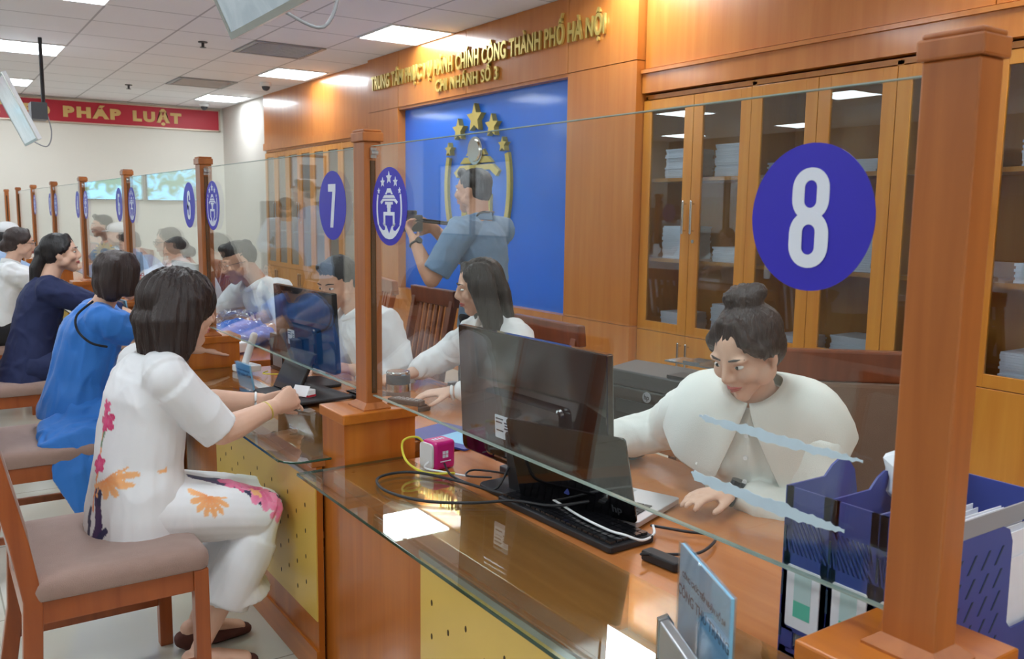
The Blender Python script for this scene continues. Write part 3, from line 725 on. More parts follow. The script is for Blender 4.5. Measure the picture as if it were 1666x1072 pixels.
def screenmat(name, c1, c2, e):
    m, nt, b = newmat(name); tc = N(nt, 'ShaderNodeTexCoord'); no = N(nt, 'ShaderNodeTexNoise'); no.inputs['Scale'].default_value = 5; no.inputs['Detail'].default_value = 6; no.inputs['Distortion'].default_value = 1.5
    nt.links.new(tc.outputs['Object'], no.inputs['Vector']); cr = N(nt, 'ShaderNodeValToRGB'); cr.color_ramp.elements[0].position = .42; cr.color_ramp.elements[1].position = .58
    cr.color_ramp.elements[0].color = c1; cr.color_ramp.elements[1].color = c2; nt.links.new(no.outputs['Fac'], cr.inputs[0])
    nt.links.new(cr.outputs[0], b.inputs['Emission Color']); b.inputs['Emission Strength'].default_value = e; b.inputs['Base Color'].default_value = (.02, .02, .02, 1); b.inputs['Roughness'].default_value = .15
    return m
MT['screen_on'] = screenmat('monitor_screen', srgb(190, 206, 226), srgb(230, 236, 242), 1.0)
MT['tv_on'] = screenmat('television_picture', srgb(90, 130, 110), srgb(130, 200, 235), 2.2)
monitor(1.345, 1.90, .03, .655, .375, .795, 'wide glossy black computer monitor seen from behind at counter 8')
# laptop
t = thing('laptop', (1.447, 1.722, .746), .36, 'open silver laptop with black lid behind the counter 8 monitor', 'laptop')
part('base', G().prism(rrect(-.12, .12, -.17, .17, .012), .002, .016), 'silver', t, bevel=.002)
g = G()
kb = part('keyboard_well', G().box(-.10, .015, -.145, .145, .0161, .0165), 'silver', t)
for r in range(5):
    for c in range(13):
        g.box(-.098+r*.022, -.079+r*.022, -.143+c*.0222, -.124+c*.0222, .0165, .0185)
part('keys', g, 'matte_black', t); part('touchpad', G().box(.03, .105, -.05, .05, .0161, .0166), 'grey', t)
Rl = Matrix.Rotation(-.32, 3, 'Y')
g = G(); g.prism(rrect(-.17, .17, 0, .235, .01), -.004, .003, 'X', 0, Matrix.Translation((-.122, 0, .016)) @ Rl.to_4x4()); l = part('lid', g, 'gloss_black', t, bevel=.002, label='glossy black lid')
me = textmesh('hp', .028, extrude=.0004, offset=.0006); me.transform(Matrix.Translation((-.122, 0, .016)) @ Rl.to_4x4() @ face_negx(-.0045, -.12, .03)); link('logo', me, 'dkgrey', l)
# black keyboard
def keyboard(x, y, rz, label, w=.44):
    t = thing('keyboard', (x, y, .7435), rz, label, 'keyboard')
    part('case', G().prism(rrect(-.07, .07, -w/2, w/2, .01), 0, .016), 'matte_black', t, bevel=.003)
    g = G()
    for r in range(6):
        for c in range(21):
            z = .0165; g.box(-.06+r*.020, -.0435+r*.020, -w/2+.012+c*.0199, -w/2+.028+c*.0199, z, z+.007)
    part('keys', g, 'black', t); return t
keyboard(1.30, 1.66, .04, 'full-size black keyboard lying under the monitor at counter 8')
# printer on its own stand
t = thing('side_desk', (2.45, 2.45, 0), 0, 'low wooden side desk under the black printer', 'desk')
part('top', G().box(-.32, .30, -.30, .30, .66, .70), 'desk', t, bevel=.003)
for a in (-1, 1):
    for b_ in (-1, 1): part('leg', G().box(a*.27-.02, a*.27+.02, b_*.26-.02, b_*.26+.02, 0, .66), 'wood', t)
t = thing('printer', (2.42, 2.40, .70), PI+.12, 'black multifunction printer between counters 7 and 8', 'printer')
part('body', G().prism(rrect(-.20, .22, -.21, .21, .02), 0, .15), 'black', t, bevel=.008)
g = G(); g.prism([(-.20, .15), (.22, .15), (.22, .21), (.06, .225), (-.20, .17)], -.205, .205, 'Y'); part('scanner_lid', g, 'dkgrey', t, bevel=.006)
part('paper_feed', G().box(-.14, -.02, -.12, .12, .22, .226).box(-.12, -.02, -.03, .05, .226, .236), 'chrome', t)
part('output_slot', G().box(.215, .224, -.15, .15, .05, .10), 'matte_black', t)
part('control_panel', G().box(.12, .21, .08, .19, .212, .222), 'matte_black', t)
c = G(); c.cyl((.221, 0, .125), .02, .002, 'X'); lg = part('logo', c, 'grey', t)
me = textmesh('hp', .026, extrude=.0004, offset=.0005); me.transform(Matrix(((0, 0, 1, .2236), (1, 0, 0, 0), (0, 1, 0, .125), (0, 0, 0, 1)))); link('logo_letters', me, 'matte_black', lg)
# pink router
t = thing('router', (1.245, 2.235, .7435), .12, 'magenta and white wireless router box on the counter beside the pedestal', 'router')
g = G(); g.prism(rrect(-.040, .040, -.034, .034, .014), 0, .085); part('shell', g, 'magenta', t, bevel=.01, bseg=3)
g = G(); g.prism(rrect(-.031, .031, .004, .08, .012), -.046, -.0395, 'X'); part('port_face', g, 'white', t)
g = G()
for k in range(4): g.box(-.02+k*.011, -.014+k*.011, -.005, .010, .0851, .0857)
part('status_print', g, 'sticker_white', t)
g = G()
for a in (0, 1):
    for b_ in (0, 1): g.box(-.010+a*.011, -.001+a*.011, -.0352, -.0341, .036+b_*.011, .045+b_*.011)
g.box(-.018, .02, -.0352, -.0341, .024, .027); part('printed_mark', g, 'sticker_white', t)
def cable(pts, r, m, label, name='cable'):
    g = G(); g.tube(pts, r, 8); o = part(name, g, m, None, smooth=True); tag(o, label, 'cable'); return o
ZD = .752
cable([(1.215, 2.245, .80), (1.19, 2.262, .835), (1.14, 2.26, .83), (1.12, 2.20, .79), (1.15, 2.14, .765), (1.22, 2.10, .763)], .0035, 'yellow_cable', 'yellow network cable looping out of the magenta router')
cable([(1.212, 2.225, .77), (1.17, 2.18, .766), (1.20, 2.12, .764), (1.26, 2.08, ZD)], .003, 'white', 'short white cable leaving the magenta router')
cable([(1.32, 1.62, .80), (1.27, 1.70, .775), (1.22, 1.80, .768), (1.13, 1.85, .764), (1.03, 1.93, .764), (.985, 2.06, .764), (1.02, 2.17, .764), (1.12, 2.17, .764), (1.19, 2.03, .764), (1.22, 1.92, .764), (1.27, 1.85, ZD)], .004, 'matte_black', 'long black cable looped over the glass sheet below the monitor')
cable([(1.24, 2.19, .765), (1.20, 2.08, .765), (1.21, 1.97, .764), (1.25, 1.92, .764), (1.31, 1.93, .85)], .0035, 'matte_black', 'black power cable running from the router to the monitor neck')
cable([(1.30, 2.03, .756), (1.25, 2.08, .756), (1.30, 2.12, .755), (1.36, 2.04, .755), (1.34, 1.96, .77)], .003, 'matte_black', 'thin black cable tangled behind the monitor neck')
cable([(1.36, 1.86, .755), (1.315, 1.80, .772), (1.30, 1.70, .772), (1.285, 1.60, .773), (1.285, 1.50, .772), (1.30, 1.46, .770), (1.335, 1.44, .757), (1.385, 1.455, .757), (1.42, 1.495, .758)], .0032, 'white', 'white cable lying over the black keyboard to the laptop')
cable([(1.42, 1.50, .757), (1.46, 1.43, .757), (1.50, 1.37, .755), (1.40, 1.32, .755), (1.33, 1.35, .755), (1.26, 1.36, .767)], .0035, 'matte_black', 'black charger cable leaving the right side of the laptop')
g = G(); g.prism(rrect(-.018, .018, -.05, .05, .008), 0, .022); o = part('power_adapter', g, 'matte_black', None, bevel=.004); o.location = (1.30, 1.335, .7435); o.rotation_euler = (0, 0, .1); tag(o, 'small black power adapter beside the laptop cables', 'adapter')
g = G(); g.prism(rrect(-.05, .05, -.06, .06, .01), 0, .02); o = part('usb_hub', g, 'dkgrey', None, bevel=.004); o.location = (1.42, 2.04, .7435); tag(o, 'grey connector box on the desk beside the monitor neck', 'connector box')
g = G(); g.box(-.012, .012, -.016, .016, 0, .035); o = part('video_plug', g, MT['navyplastic'], None, bevel=.003); o.location = (1.318, 1.70, .80); tag(o, 'blue video plug under the back of the counter 8 monitor', 'plug')
# mouse
g = G(); g.ell((0, 0, 0), (.055, .03, .018)); o = part('computer_mouse', g, 'dkgrey', None, smooth=True); o.location = (1.80, 2.0, .761); tag(o, 'dark grey computer mouse by the clerk\'s right sleeve', 'mouse')
# blue file holder
t = thing('file_holder', (1.21, .80, .742), 0, 'navy blue plastic three-slot file holder full of papers beside the nearest post', 'file holder')
HZ = .30; edges = [.148, .058, -.029, -.115]
part('base', G().box(0, .34, edges[-1], edges[0], 0, .006), 'navyplastic', t)
def slat_panel(ya, yb, x, z1):
    g = G(); th = .004
    g.box(x, x+th, ya, yb, 0, .014); g.box(x, x+th, ya, ya+.014, 0, z1); g.box(x, x+th, yb-.014, yb, 0, z1); g.box(x, x+th, ya+.014, ya+.026, .012, .05); g.box(x, x+th, yb-.026, yb-.014, .012, .05)
    g.box(x, x+th, ya, yb, .045, .185); g.box(x, x+th, ya, yb, .245, z1)
    k = -6
    while k < int((yb-ya)/.009)+2:
        c = yb-.014-k*.009; p = [(c, .185), (c-.0045, .185), (c+.035-.0045, .245), (c+.035, .245)]; p = [(min(max(a, ya), yb), b) for a, b in p]
        if len(set(round(a, 4) for a, b in p)) > 2: g.prism(p, x, x+th, 'X')
        k += 1
    return g
for k in range(3):
    yb, ya = edges[k], edges[k+1]
    part('front_panel', slat_panel(ya+.0005, yb-.0005, 0, HZ), 'navyplastic', t)
    gl = G(); gl.prism(rrect(ya+.012, yb-.012, .055, .165, .004), -.0030, -.0005, 'X'); lb = part('label_card', gl, 'paper', t)
    part('pale_print', G().box(-.0036, -.0031, ya+.028, yb-.028, .105, .155), 'pale_print', lb)
    part('green_print', G().box(-.0036, -.0031, ya+.028, yb-.028, .076, .105), 'green_print', lb)
    gd = G()
    for zz in (.03, .105, .19): gd.box(-.0015, 0, yb-.003, yb+.0005, zz, zz+.04)
    part('joint_slots', gd, 'ink', t)
for k, yy in enumerate(edges):
    prof = [(0, 0), (.34, 0), (.34, .10), (.215, .10), (.20, .115), (.195, .26), (.185, .30), (.165, .322), (.14, .327), (.12, .318), (.10, HZ), (0, HZ)]
    if k == 3: prof = [(0, 0), (.34, 0), (.34, .085), (.25, .085), (.235, .10), (.232, .24), (.22, .262), (.20, .27), (.004, .27), (.004, HZ), (0, HZ)]
    g = G(); g.prism(prof, yy-.002, yy+.002, 'Y'); dv = part('divider', g, 'navyplastic', t)
    if k == 3:
        g = G()
        for c in range(5):
            for rr in range(6):
                x0 = .02+c*.040; z0 = .02+rr*.038
                g.prism([(x0, z0), (x0+.005, z0), (x0+.026, z0+.028), (x0+.021, z0+.028)], yy-.0028, yy-.002, 'Y')
        part('slanted_slots', g, 'ink', dv)
g = G(); g.box(.004, .34, edges[-1]-.0015, edges[-1]+.0015, .27, HZ); part('clear_rim', g, 'grey', t)
part('rear_panel', G().box(.337, .341, edges[-1], edges[0], 0, .30), 'navyplastic', t)
random.seed(9)
for k, pn in enumerate(('far', 'middle', 'near')):
    yb, ya = edges[k], edges[k+1]; g = G(); y = ya+.010
    while y < yb-.010:
        hh = random.uniform(.20, .27); g.prism([(.02, .008), (.32, .008), (.32, hh), (.02+random.uniform(0, .03), hh+random.uniform(-.01, .01))], y, y+.0015, 'Y'); y += random.uniform(.003, .006)
    o = part('paper_bundle', g, 'paper', None); o.location = (1.21, .80, .742)
    tag(o, 'white papers standing in the %s slot of the navy file holder' % pn, 'papers', 'papers in the navy file holder')
# crumpled papers + tube
g = G(); g.ell((0, 0, 0), (.06, .05, .07), seg=14, rings=9); me = g.mesh('crumpled_paper')
a = verts_np(me); rs = np.random.RandomState(3); a *= (1+rs.uniform(-.28, .28, (len(a), 1))); set_verts(me, a); o = link('crumpled_paper', me, 'paper'); o.location = (1.40, .83, 1.045)
tag(o, 'crumpled white paper bag stuffed in the top of the navy file holder', 'paper')
g = G(); g.loft([(0, 0, 0), (0, 0, .02), (0, 0, .16), (0, 0, .2)], [(.016, .016), (.019, .019), (.02, .012), (.02, .003)], ref=(0, 1, 0), seg=16, cap='flat')
o = part('plastic_tube', g, 'white', None, smooth=True); o.location = (1.52, .86, .98); tag(o, 'white plastic squeeze tube standing up out of the navy file holder', 'tube')
g = G()
for k in range(40): g.box(-.15+random.uniform(-.006, .006), .15+random.uniform(-.006, .006), -.105, .105, k*.0072, k*.0072+.006)
o = part('paper_stack', g, 'paper', None); o.location = (2.02-.16, .55, .7435); o.rotation_euler = (0, 0, .3); tag(o, 'tall stack of white paper sheets right of the nearest post', 'papers')
# name sign at counter 8
def sign_stand(x, y, rz, l1, l2, label, s=1.0, z=.7565):
    t = thing('name_sign', (x, y, z), rz, label, 'sign')
    w, h = .112*s, .185*s
    Mq = Matrix.Rotation(-.16 if s != 1.0 else 0, 4, 'Y')
    g = G(); g.prism([(-w, 0.01), (w, 0.01), (w, h), (-w, h)], -.003, .003, 'X', 0, Mq); part('card', g, 'skyblue', t)
    g = G(); g.prism([(-w-.003, .004), (w+.003, .004), (w+.003, h+.003), (-w-.003, h+.003)], -.0055, -.0035, 'X', 0, Mq); g.prism([(-w-.003, .004), (w+.003, .004), (w+.003, h+.003), (-w-.003, h+.003)], .0035, .0055, 'X', 0, Mq); part('acrylic_sleeve', g, 'clear', t)
    part('foot', G().box(-.035, .045, -w, w, 0, .004), 'clear', t)
    for tx, zz, sz in ((l1, h*.74, .0130*s), (l2, h*.57, .0255*s)):
        me = textmesh(tx, sz, extrude=.0002, offset=.0003); me.transform(Mq @ face_negx(-.0033, 0, zz)); link('printed_text', me, 'ink', t)
    return t
sign_stand(1.006, .936, -.45, 'CÔNG CHỨC TIẾP NHẬN HỒ SƠ', 'CÔNG THU TRANG', 'pale blue name sign in clear acrylic on the counter 8 glass', 1.0)
sign_stand(1.09, 3.57, .1, 'CÔNG CHỨC TIẾP NHẬN HỒ SƠ', 'TIẾP NHẬN HỒ SƠ', 'small pale blue name sign on the counter in front of the floral-dress woman', .62)
sign_stand(1.06, 5.95, .1, 'CÔNG CHỨC', 'HỒ SƠ', 'small pale blue sign on the counter beyond the blue-dress woman', .9)
t = thing('steel_card_holder', (.955, .92, .7565), -.44, 'brushed steel card holder bar standing before the blue name sign', 'card holder')
g = G(); g.prism([(-.012, 0), (.012, 0), (.012, .06), (.004, .075), (-.012, .07)], -.12, .10, 'Y'); part('bar', g, 'steel', t, bevel=.003)
part('end_cap', G().prism([(-.014, 0), (.014, 0), (.014, .064), (.004, .079), (-.014, .073)], .10, .108, 'Y'), 'chrome', t)
part('foot', G().box(.012, .05, -.11, .09, 0, .003), 'steel', t)
# torn tape on glass
def tape(pts, label, w0=.013):
    g = G(); rs = random.Random(5); U = []; Lw = []
    dense = []
    for (a, b) in zip(pts[:-1], pts[1:]):
        for q in range(5): dense.append(tuple(u+(v-u)*q/5 for u, v in zip(a, b)))
    dense.append(pts[-1])
    for (y, z, w) in dense: w *= 1.15; U.append((y, z+w/2+rs.uniform(-.0022, .0022)*min(1, w/.006))); Lw.append((y, z-w/2+rs.uniform(-.0022, .0022)*min(1, w/.006)))
    g.prism(U+Lw[::-1], -.0065, -.0055, 'X'); me = g.mesh('tape_strip'); fixn(me)
    o = link('tape_strip', me, 'tape'); o.location = (XG, 0, 0); tag(o, label, 'tape'); return o
tape([(1.079, 1.046, .002), (1.07, 1.043, .013), (1.03, 1.041, .016), (.99, 1.040, .017), (.95, 1.038, .017), (.91, 1.037, .018), (.87, 1.037, .019), (.83, 1.036, .015), (.79, 1.036, .012), (.765, 1.037, .004)], 'lower torn pale blue tape strip stuck on the glass below the 8 sticker')
tape([(1.065, 1.151, .003), (1.05, 1.150, .008), (1.01, 1.149, .010), (.96, 1.149, .015), (.93, 1.148, .016), (.89, 1.147, .015), (.85, 1.147, .012), (.81, 1.147, .012), (.77, 1.148, .009), (.742, 1.149, .003)], 'upper torn pale blue tape strip stuck on the glass below the 8 sticker')
# flask, remote
t = thing('vacuum_flask', (1.325, 2.66, .743), 0, 'grey insulated flask with steel bands behind the second post', 'flask')
g = G(); g.cyl((0, 0, 0), .042, .15, seg=32); part('body', g, 'dkgrey', t, smooth=False, bevel=.003)
part('steel_band', G().cyl((0, 0, .15), .0425, .025, seg=32), 'chrome', t); part('lid', G().cyl((0, 0, .175), .041, .03, seg=32), 'dkgrey', t, bevel=.003); part('lid_rim', G().cyl((0, 0, .205), .040, .012, seg=32), 'chrome', t, bevel=.004)
t = thing('remote_control', (1.235, 2.425, .9), .5, 'small black remote control lying on the second pedestal', 'remote control')
part('case', G().prism(rrect(-.02, .02, -.06, .06, .008), .0005, .016), 'matte_black', t, bevel=.003)
g = G()
for r in range(6):
    for c in range(3): g.box(-.014+c*.0105, -.007+c*.0105, -.05+r*.016, -.041+r*.016, .016, .018)
part('buttons', g, 'grey', t)
# ================================================================ counter 7 things
monitor(1.37, 3.62, .06, .60, .335, .83, 'black computer monitor seen from behind at counter 7', sticker=True)
t = thing('signature_pad_stand', (1.25, 3.35, .7575), .1, 'black folding tablet stand on the counter before the floral-dress woman', 'tablet stand')
part('base', G().prism(rrect(-.14, .13, -.17, .19, .02), 0, .012), 'matte_black', t, bevel=.004)
g = G(); g.prism([(-.05, .012), (-.03, .012), (.05, .17), (.03, .17)], -.03, .19, 'Y'); part('upright', g, 'black', t, bevel=.006)
keyboard(1.50, 3.10, .1, 'black keyboard on the desk of counter 7', .40)
o = part('eraser_box', G().box(-.02, .02, -.03, .03, 0, .03), 'white', None, bevel=.003); o.location = (1.23, 3.27, .7697); o.rotation_euler = (0, 0, .4); tag(o, 'little white and red box on the black tablet stand', 'box')
part('red_band', G().box(-.0205, .0205, -.0305, .0305, 0.002, .01), 'red', o)
t = thing('computer_box', (1.42, 4.02, .7435), .05, 'small black mini computer next to the counter 7 monitor', 'computer')
part('case', G().box(-.05, .05, -.09, .09, 0, .17), 'black', t, bevel=.004); part('rear_ports', G().box(-.052, -.05, -.06, .05, .02, .07), 'grey', t)
t = thing('cordless_phone_base', (1.22, 4.0, .7575), .2, 'pale plastic telephone stand on the counter beside the wrapped clothes', 'telephone')
part('base', G().prism(rrect(-.05, .05, -.05, .05, .01), 0, .03), 'white', t, bevel=.005)
g = G(); g.tube([(-.01, 0, .03), (.04, 0, .16)], .017, 12, smooth=False); part('handset', g, 'white', t, smooth=True)
cable([(1.30, 3.95, .757), (1.25, 3.85, .765), (1.33, 3.78, .765), (1.27, 3.70, .765), (1.36, 3.68, .757)], .003, 'yellow_cable', 'yellow cable coiled beside the counter 7 monitor')
cable([(1.42, 3.90, .80), (1.34, 3.76, .79), (1.30, 3.60, .79), (1.37, 3.50, .85)], .0035, 'matte_black', 'black cable hanging below the counter 7 monitor')
o = part('blue_folder', G().box(-.11, .11, -.15, .15, 0, .006), MT['navyplastic'], None); o.location = (1.46, 2.52, .7435); o.rotation_euler = (0, 0, .3); tag(o, 'flat blue document folder lying on the desk behind the second pedestal', 'folder')
part('cover_sheet', G().box(-.07, .07, -.12, .02, .0061, .007), 'skyblue', o)
# wrapped blue clothes on counter 6
def blob(name, c, r, m, label, cat, seed=1, amp=.03, voxel=None, sc=6, group=None):
    g = G(); g.ell(c, r, seg=64, rings=40); me = g.mesh(name); a = verts_np(me); n = normals_np(me)
    for i, p in enumerate(a):
        q = Vector(p-np.array(c)); w = noise.noise(q*sc*2.2+Vector((seed*7, 0, 0)))*.6+noise.noise(q*sc*5+Vector((seed, 3, 1)))*.4
        v = abs(w)*2-.5
        a[i] = a[i]+n[i]*amp*v
    a[:, 2] = np.maximum(a[:, 2], c[2]-r[2]*.72); set_verts(me, a)
    o = link(name, me, m, smooth=False); tag(o, label, cat, group); return o
MT['bluecloth'] = mat('blue_cloth', srgb(60, 124, 226), .7, var=.25, scale=6)
MT['wrap'] = glass('plastic_wrap', (.97, .98, 1, 1), ior=1.5, rough=.12, gain=1.3)
blob('folded_clothes', (1.50, 4.98, .80), (.17, .26, .07), 'bluecloth', 'bundle of folded blue clothes in plastic wrap on counter 6', 'clothes', 2, .02)
blob('plastic_wrap', (1.50, 4.98, .825), (.19, .29, .10), 'wrap', 'crinkled clear plastic wrap around the blue clothes on counter 6', 'plastic wrap', 4, .03, sc=8)
# ================================================================ far counters clutter
monitor(1.40, 5.75, .05, .52, .32, .84, 'dark computer monitor beyond the blue clothes at counter 6', sticker=False)
monitor(1.40, 7.4, .05, .52, .32, .84, 'dark computer monitor beside the sunflower', sticker=False)
monitor(1.40, 9.1, .05, .52, .32, .84, 'dark computer monitor near the pink flowers', sticker=False)
t = thing('sunflower_vase', (1.30, 7.95, .7575), 0, 'artificial sunflower in a small pot on the counter by the fourth post', 'flower')
part('pot', G().loft([(0, 0, 0), (0, 0, .12)], [.04, .055], seg=20, cap='flat'), 'white', t)
g = G(); g.tube([(0, 0, .1), (.01, 0, .25), (-.03, -.02, .37)], .006); part('stem', g, mat('stem_green', srgb(60, 110, 50), .6), t)
MT['petal'] = mat('sunflower_petal', srgb(240, 200, 60), .6, var=.1); MT['leaf'] = mat('leaf_green', srgb(56, 100, 52), .6, var=.2)
g = G(); Rf = Matrix.Rotation(-.9, 3, 'X') @ Matrix.Rotation(.0, 3, 'Z')
for k in range(16):
    a = 2*PI*k/16; Rk = Rf.to_4x4() @ Matrix.Rotation(a, 4, 'Z')
    p = G(); p.ell((.055, 0, 0), (.032, .012, .004), seg=8, rings=6); g.merge(p, Matrix.Translation((-.03, -.03, .37)) @ Matrix.Rotation(1.2, 4, 'X') @ Matrix.Rotation(a, 4, 'Z'))
part('petals', g, 'petal', t)
g = G(); p = G(); p.ell((0, 0, 0), (.033, .033, .012)); g.merge(p, Matrix.Translation((-.03, -.032, .37)) @ Matrix.Rotation(1.2, 4, 'X')); part('seed_head', g, 'hole', t)
g = G()
for k in range(12):
    rs = random.Random(k); p = G(); p.ell((0, 0, 0), (.05, .02, .006), seg=8, rings=6); g.merge(p, Matrix.Translation((rs.uniform(-.06, .09), rs.uniform(-.05, .08), rs.uniform(.2, .42))) @ Matrix.Rotation(rs.uniform(0, 6), 4, 'Z') @ Matrix.Rotation(rs.uniform(-1, 1), 4, 'Y'))
part('foliage', g, 'leaf', t)
t = thing('pink_flowers', (1.14, 10.05, .7575), 0, 'small bunch of pink flowers on the counter near the fifth post', 'flowers')
part('pot', G().loft([(0, 0, 0), (0, 0, .14)], [.035, .045], seg=16, cap='flat'), 'clear', t)
MT['pinkp'] = mat('pink_petal', srgb(226, 92, 120), .6, var=.15)
g = G(); g2 = G()
for k in range(9):
    rs = random.Random(k+40); c = (rs.uniform(-.07, .07), rs.uniform(-.07, .07), rs.uniform(.28, .40)); g.ell(c, (.03, .03, .024), seg=10, rings=7); g2.tube([(0, 0, .1), c], .004, 6, smooth=False)
part('blossoms', g, 'pinkp', t, smooth=True); part('stems', g2, 'leaf', t)
t = thing('white_carton', (1.30, 4.62, .7575), .2, 'flat white carton on the counter in front of the young man with the lanyard', 'carton')
part('box', G().box(-.09, .09, -.10, .10, 0, .05), 'white', t, bevel=.004)
blob('plastic_bag', (1.62, 7.05, .84), (.14, .2, .12), 'white', 'crumpled white plastic bag on counter 5', 'bag', 7, .03, sc=5)
MT['jeans'] = mat('striped_cloth', srgb(70, 92, 120), .9, var=.5, scale=18, stretch=(1, 1, 6))
blob('folded_jeans', (1.70, 6.75, .86), (.10, .16, .10), 'jeans', 'pile of dark striped folded clothes beside the white plastic bag', 'clothes', 9, .03, sc=5)
# ================================================================ televisions
def hang_tv(x, y0, y1, zb, h, lean, label, rodx=.12):
    t = thing('hanging_television', (x, (y0+y1)/2, zb), 0, label, 'television', 'televisions hanging over the customers')
    w = (y1-y0)/2; Mq = Matrix.Rotation(-lean, 4, 'Y')
    g = G(); g.prism([(-w, 0), (w, 0), (w, h), (-w, h)], 0, .035, 'X', 0, Mq); part('housing', g, 'white', t, bevel=.004)
    g = G()
    for a, b_, c, d in ((-w, w, 0, .022), (-w, w, h-.022, h), (-w, -w+.022, .022, h-.022), (w-.022, w, .022, h-.022)): g.prism([(a, c), (b_, c), (b_, d), (a, d)], -.008, 0, 'X', 0, Mq)
    part('bezel', g, 'aluminium', t)
    g = G(); g.prism([(-w+.022, .022), (w-.022, .022), (w-.022, h-.022), (-w+.022, h-.022)], -.004, -.0005, 'X', 0, Mq); part('screen', g, MT['tv_pale'], t)
    part('ceiling_pole', G().tube([(rodx, 0, h*.45), (rodx, 0, H-zb)], .018, 12, smooth=False), 'matte_black', t)
    part('mount', G().box(-.0+.0, rodx+.02, -.12, .12, h*.35, h*.6), 'dkgrey', t)
    g = G(); g.tube([(rodx, 0, h*.6), (rodx+.06, .02, h*.2), (rodx+.02, .05, -.02), (.03, .1, .02)], .006); part('cable', g, 'grey', t, smooth=True)
    return t
MT['tv_pale'] = screenmat('pale_television_screen', srgb(172, 188, 196), srgb(188, 202, 210), .6)
hang_tv(.975, 2.15, 3.25, 2.095, .64, .42, 'hanging television seen from below at the top of the view')
hang_tv(.975, 9.3, 10.4, 2.10, .64, .42, 'distant hanging television at the far left, in front of the red banner')
# video wall on the far wall, left of the view, mirrored in the glass screens
for i, (x0, x1) in enumerate(((-1.66, -.80), (-.74, .12))):
    t = thing('wall_television', (x0, YF, 1.60), 0, 'flat television on the far wall showing a leafy blue picture, %s' % ['left one of the pair', 'right one of the pair'][i], 'television', 'wall televisions')
    part('housing', G().box(0, x1-x0, -.06, -.002, 0, .75), 'matte_black', t); part('screen', G().box(.012, x1-x0-.012, -.063, -.061, .012, .738), 'tv_on', t)
# notice boards on the left wall
for i in range(2):
    t = thing('notice_board', (XL, 11.95+i*1.22, 1.10), 0, 'dark framed notice board on the left wall, %s' % ['nearer one', 'farther one'][i], 'notice board', 'framed notice boards')
    part('sheet', G().box(.002, .01, 0, 1.05, 0, 1.2), 'paper', t); part('frame', G().box(0.001, .03, -.03, 0, -.03, 1.23).box(.001, .03, 1.05, 1.08, -.03, 1.23).box(.001, .03, 0, 1.05, -.03, 0).box(.001, .03, 0, 1.05, 1.2, 1.23), 'hole', t)

t = thing('framed_picture', (-3.8, YF, 1.85), 0, 'small framed picture hanging on the far wall out to the left', 'picture')
part('frame', G().box(0, .66, -.03, -.001, 0, .04).box(0, .66, -.03, -.001, .54, .58).box(0, .04, -.03, -.001, .04, .54).box(.62, .66, -.03, -.001, .04, .54), 'darkwood', t)
part('mat_board', G().box(.04, .62, -.012, -.001, .04, .54), 'paper', t); part('image', G().box(.18, .48, -.014, -.0125, .17, .41), 'jeans', t)
# ================================================================ people
MT['skin'] = mat('skin', srgb(226, 184, 160), .5, var=.04, scale=20, bump=.1, bscale=300, spec=.4)
MT['skin_tan'] = mat('skin_tan', srgb(206, 156, 128), .5, var=.04, scale=20, bump=.1, bscale=300, spec=.4)
MT['stocking'] = mat('stocking', srgb(150, 112, 92), .6, var=.05)
MT['lips'] = mat('lips', srgb(196, 96, 92), .4)
MT['eyewhite'] = mat('eye_white', srgb(232, 228, 224), .25); MT['iris'] = mat('iris', srgb(36, 24, 20), .15)
def hairmat(name, c):
    m, nt, b = newmat(name); tc = N(nt, 'ShaderNodeTexCoord'); mp = N(nt, 'ShaderNodeMapping'); mp.inputs['Scale'].default_value = (90, 90, 9); nt.links.new(tc.outputs['Object'], mp.inputs[0])
    no = N(nt, 'ShaderNodeTexNoise'); no.inputs['Scale'].default_value = 2.2; no.inputs['Detail'].default_value = 5; nt.links.new(mp.outputs[0], no.inputs['Vector'])
    mr = N(nt, 'ShaderNodeMapRange'); mr.inputs['To Min'].default_value = .55; mr.inputs['To Max'].default_value = 1.5; nt.links.new(no.outputs['Fac'], mr.inputs['Value'])
    sc = N(nt, 'ShaderNodeVectorMath', operation='SCALE'); sc.inputs[0].default_value = c[:3]; nt.links.new(mr.outputs[0], sc.inputs['Scale']); nt.links.new(sc.outputs[0], b.inputs['Base Color'])
    b.inputs['Roughness'].default_value = .42; b.inputs['Specular IOR Level'].default_value = .5
    bp = N(nt, 'ShaderNodeBump'); bp.inputs['Strength'].default_value = .8; bp.inputs['Distance'].default_value = .004; nt.links.new(no.outputs['Fac'], bp.inputs['Height']); nt.links.new(bp.outputs[0], b.inputs['Normal'])
    return m
MT['hair_black'] = hairmat('black_hair', srgb(30, 26, 28)); MT['hair_brown'] = hairmat('dark_brown_hair', srgb(52, 38, 36)); MT['hair_soft'] = hairmat('soft_brown_hair', srgb(46, 34, 32))
MT['whitecloth'] = mat('white_cloth', srgb(238, 240, 242), .75, var=.02, scale=8, bump=.3, bscale=350, sheen=.1)
MT['creamcloth'] = mat('cream_cloth', srgb(236, 238, 232), .6, var=.02, scale=8, bump=.2, bscale=350)
MT['bluedress'] = mat('blue_dress', srgb(40, 122, 214), .6, var=.05, scale=5, bump=.2, bscale=300, sheen=.2)
MT['navy'] = mat('navy_cloth', srgb(28, 40, 84), .75, var=.06, scale=8, bump=.2, bscale=300)
MT['blackcloth'] = mat('black_cloth', srgb(24, 24, 30), .8, var=.1, scale=8)
MT['greyblue'] = mat('grey_blue_cloth', srgb(120, 148, 178), .8, var=.05, scale=10, bump=.2, bscale=300)
MT['paleblue'] = mat('pale_blue_cloth', srgb(168, 192, 226), .8, var=.05, scale=10)
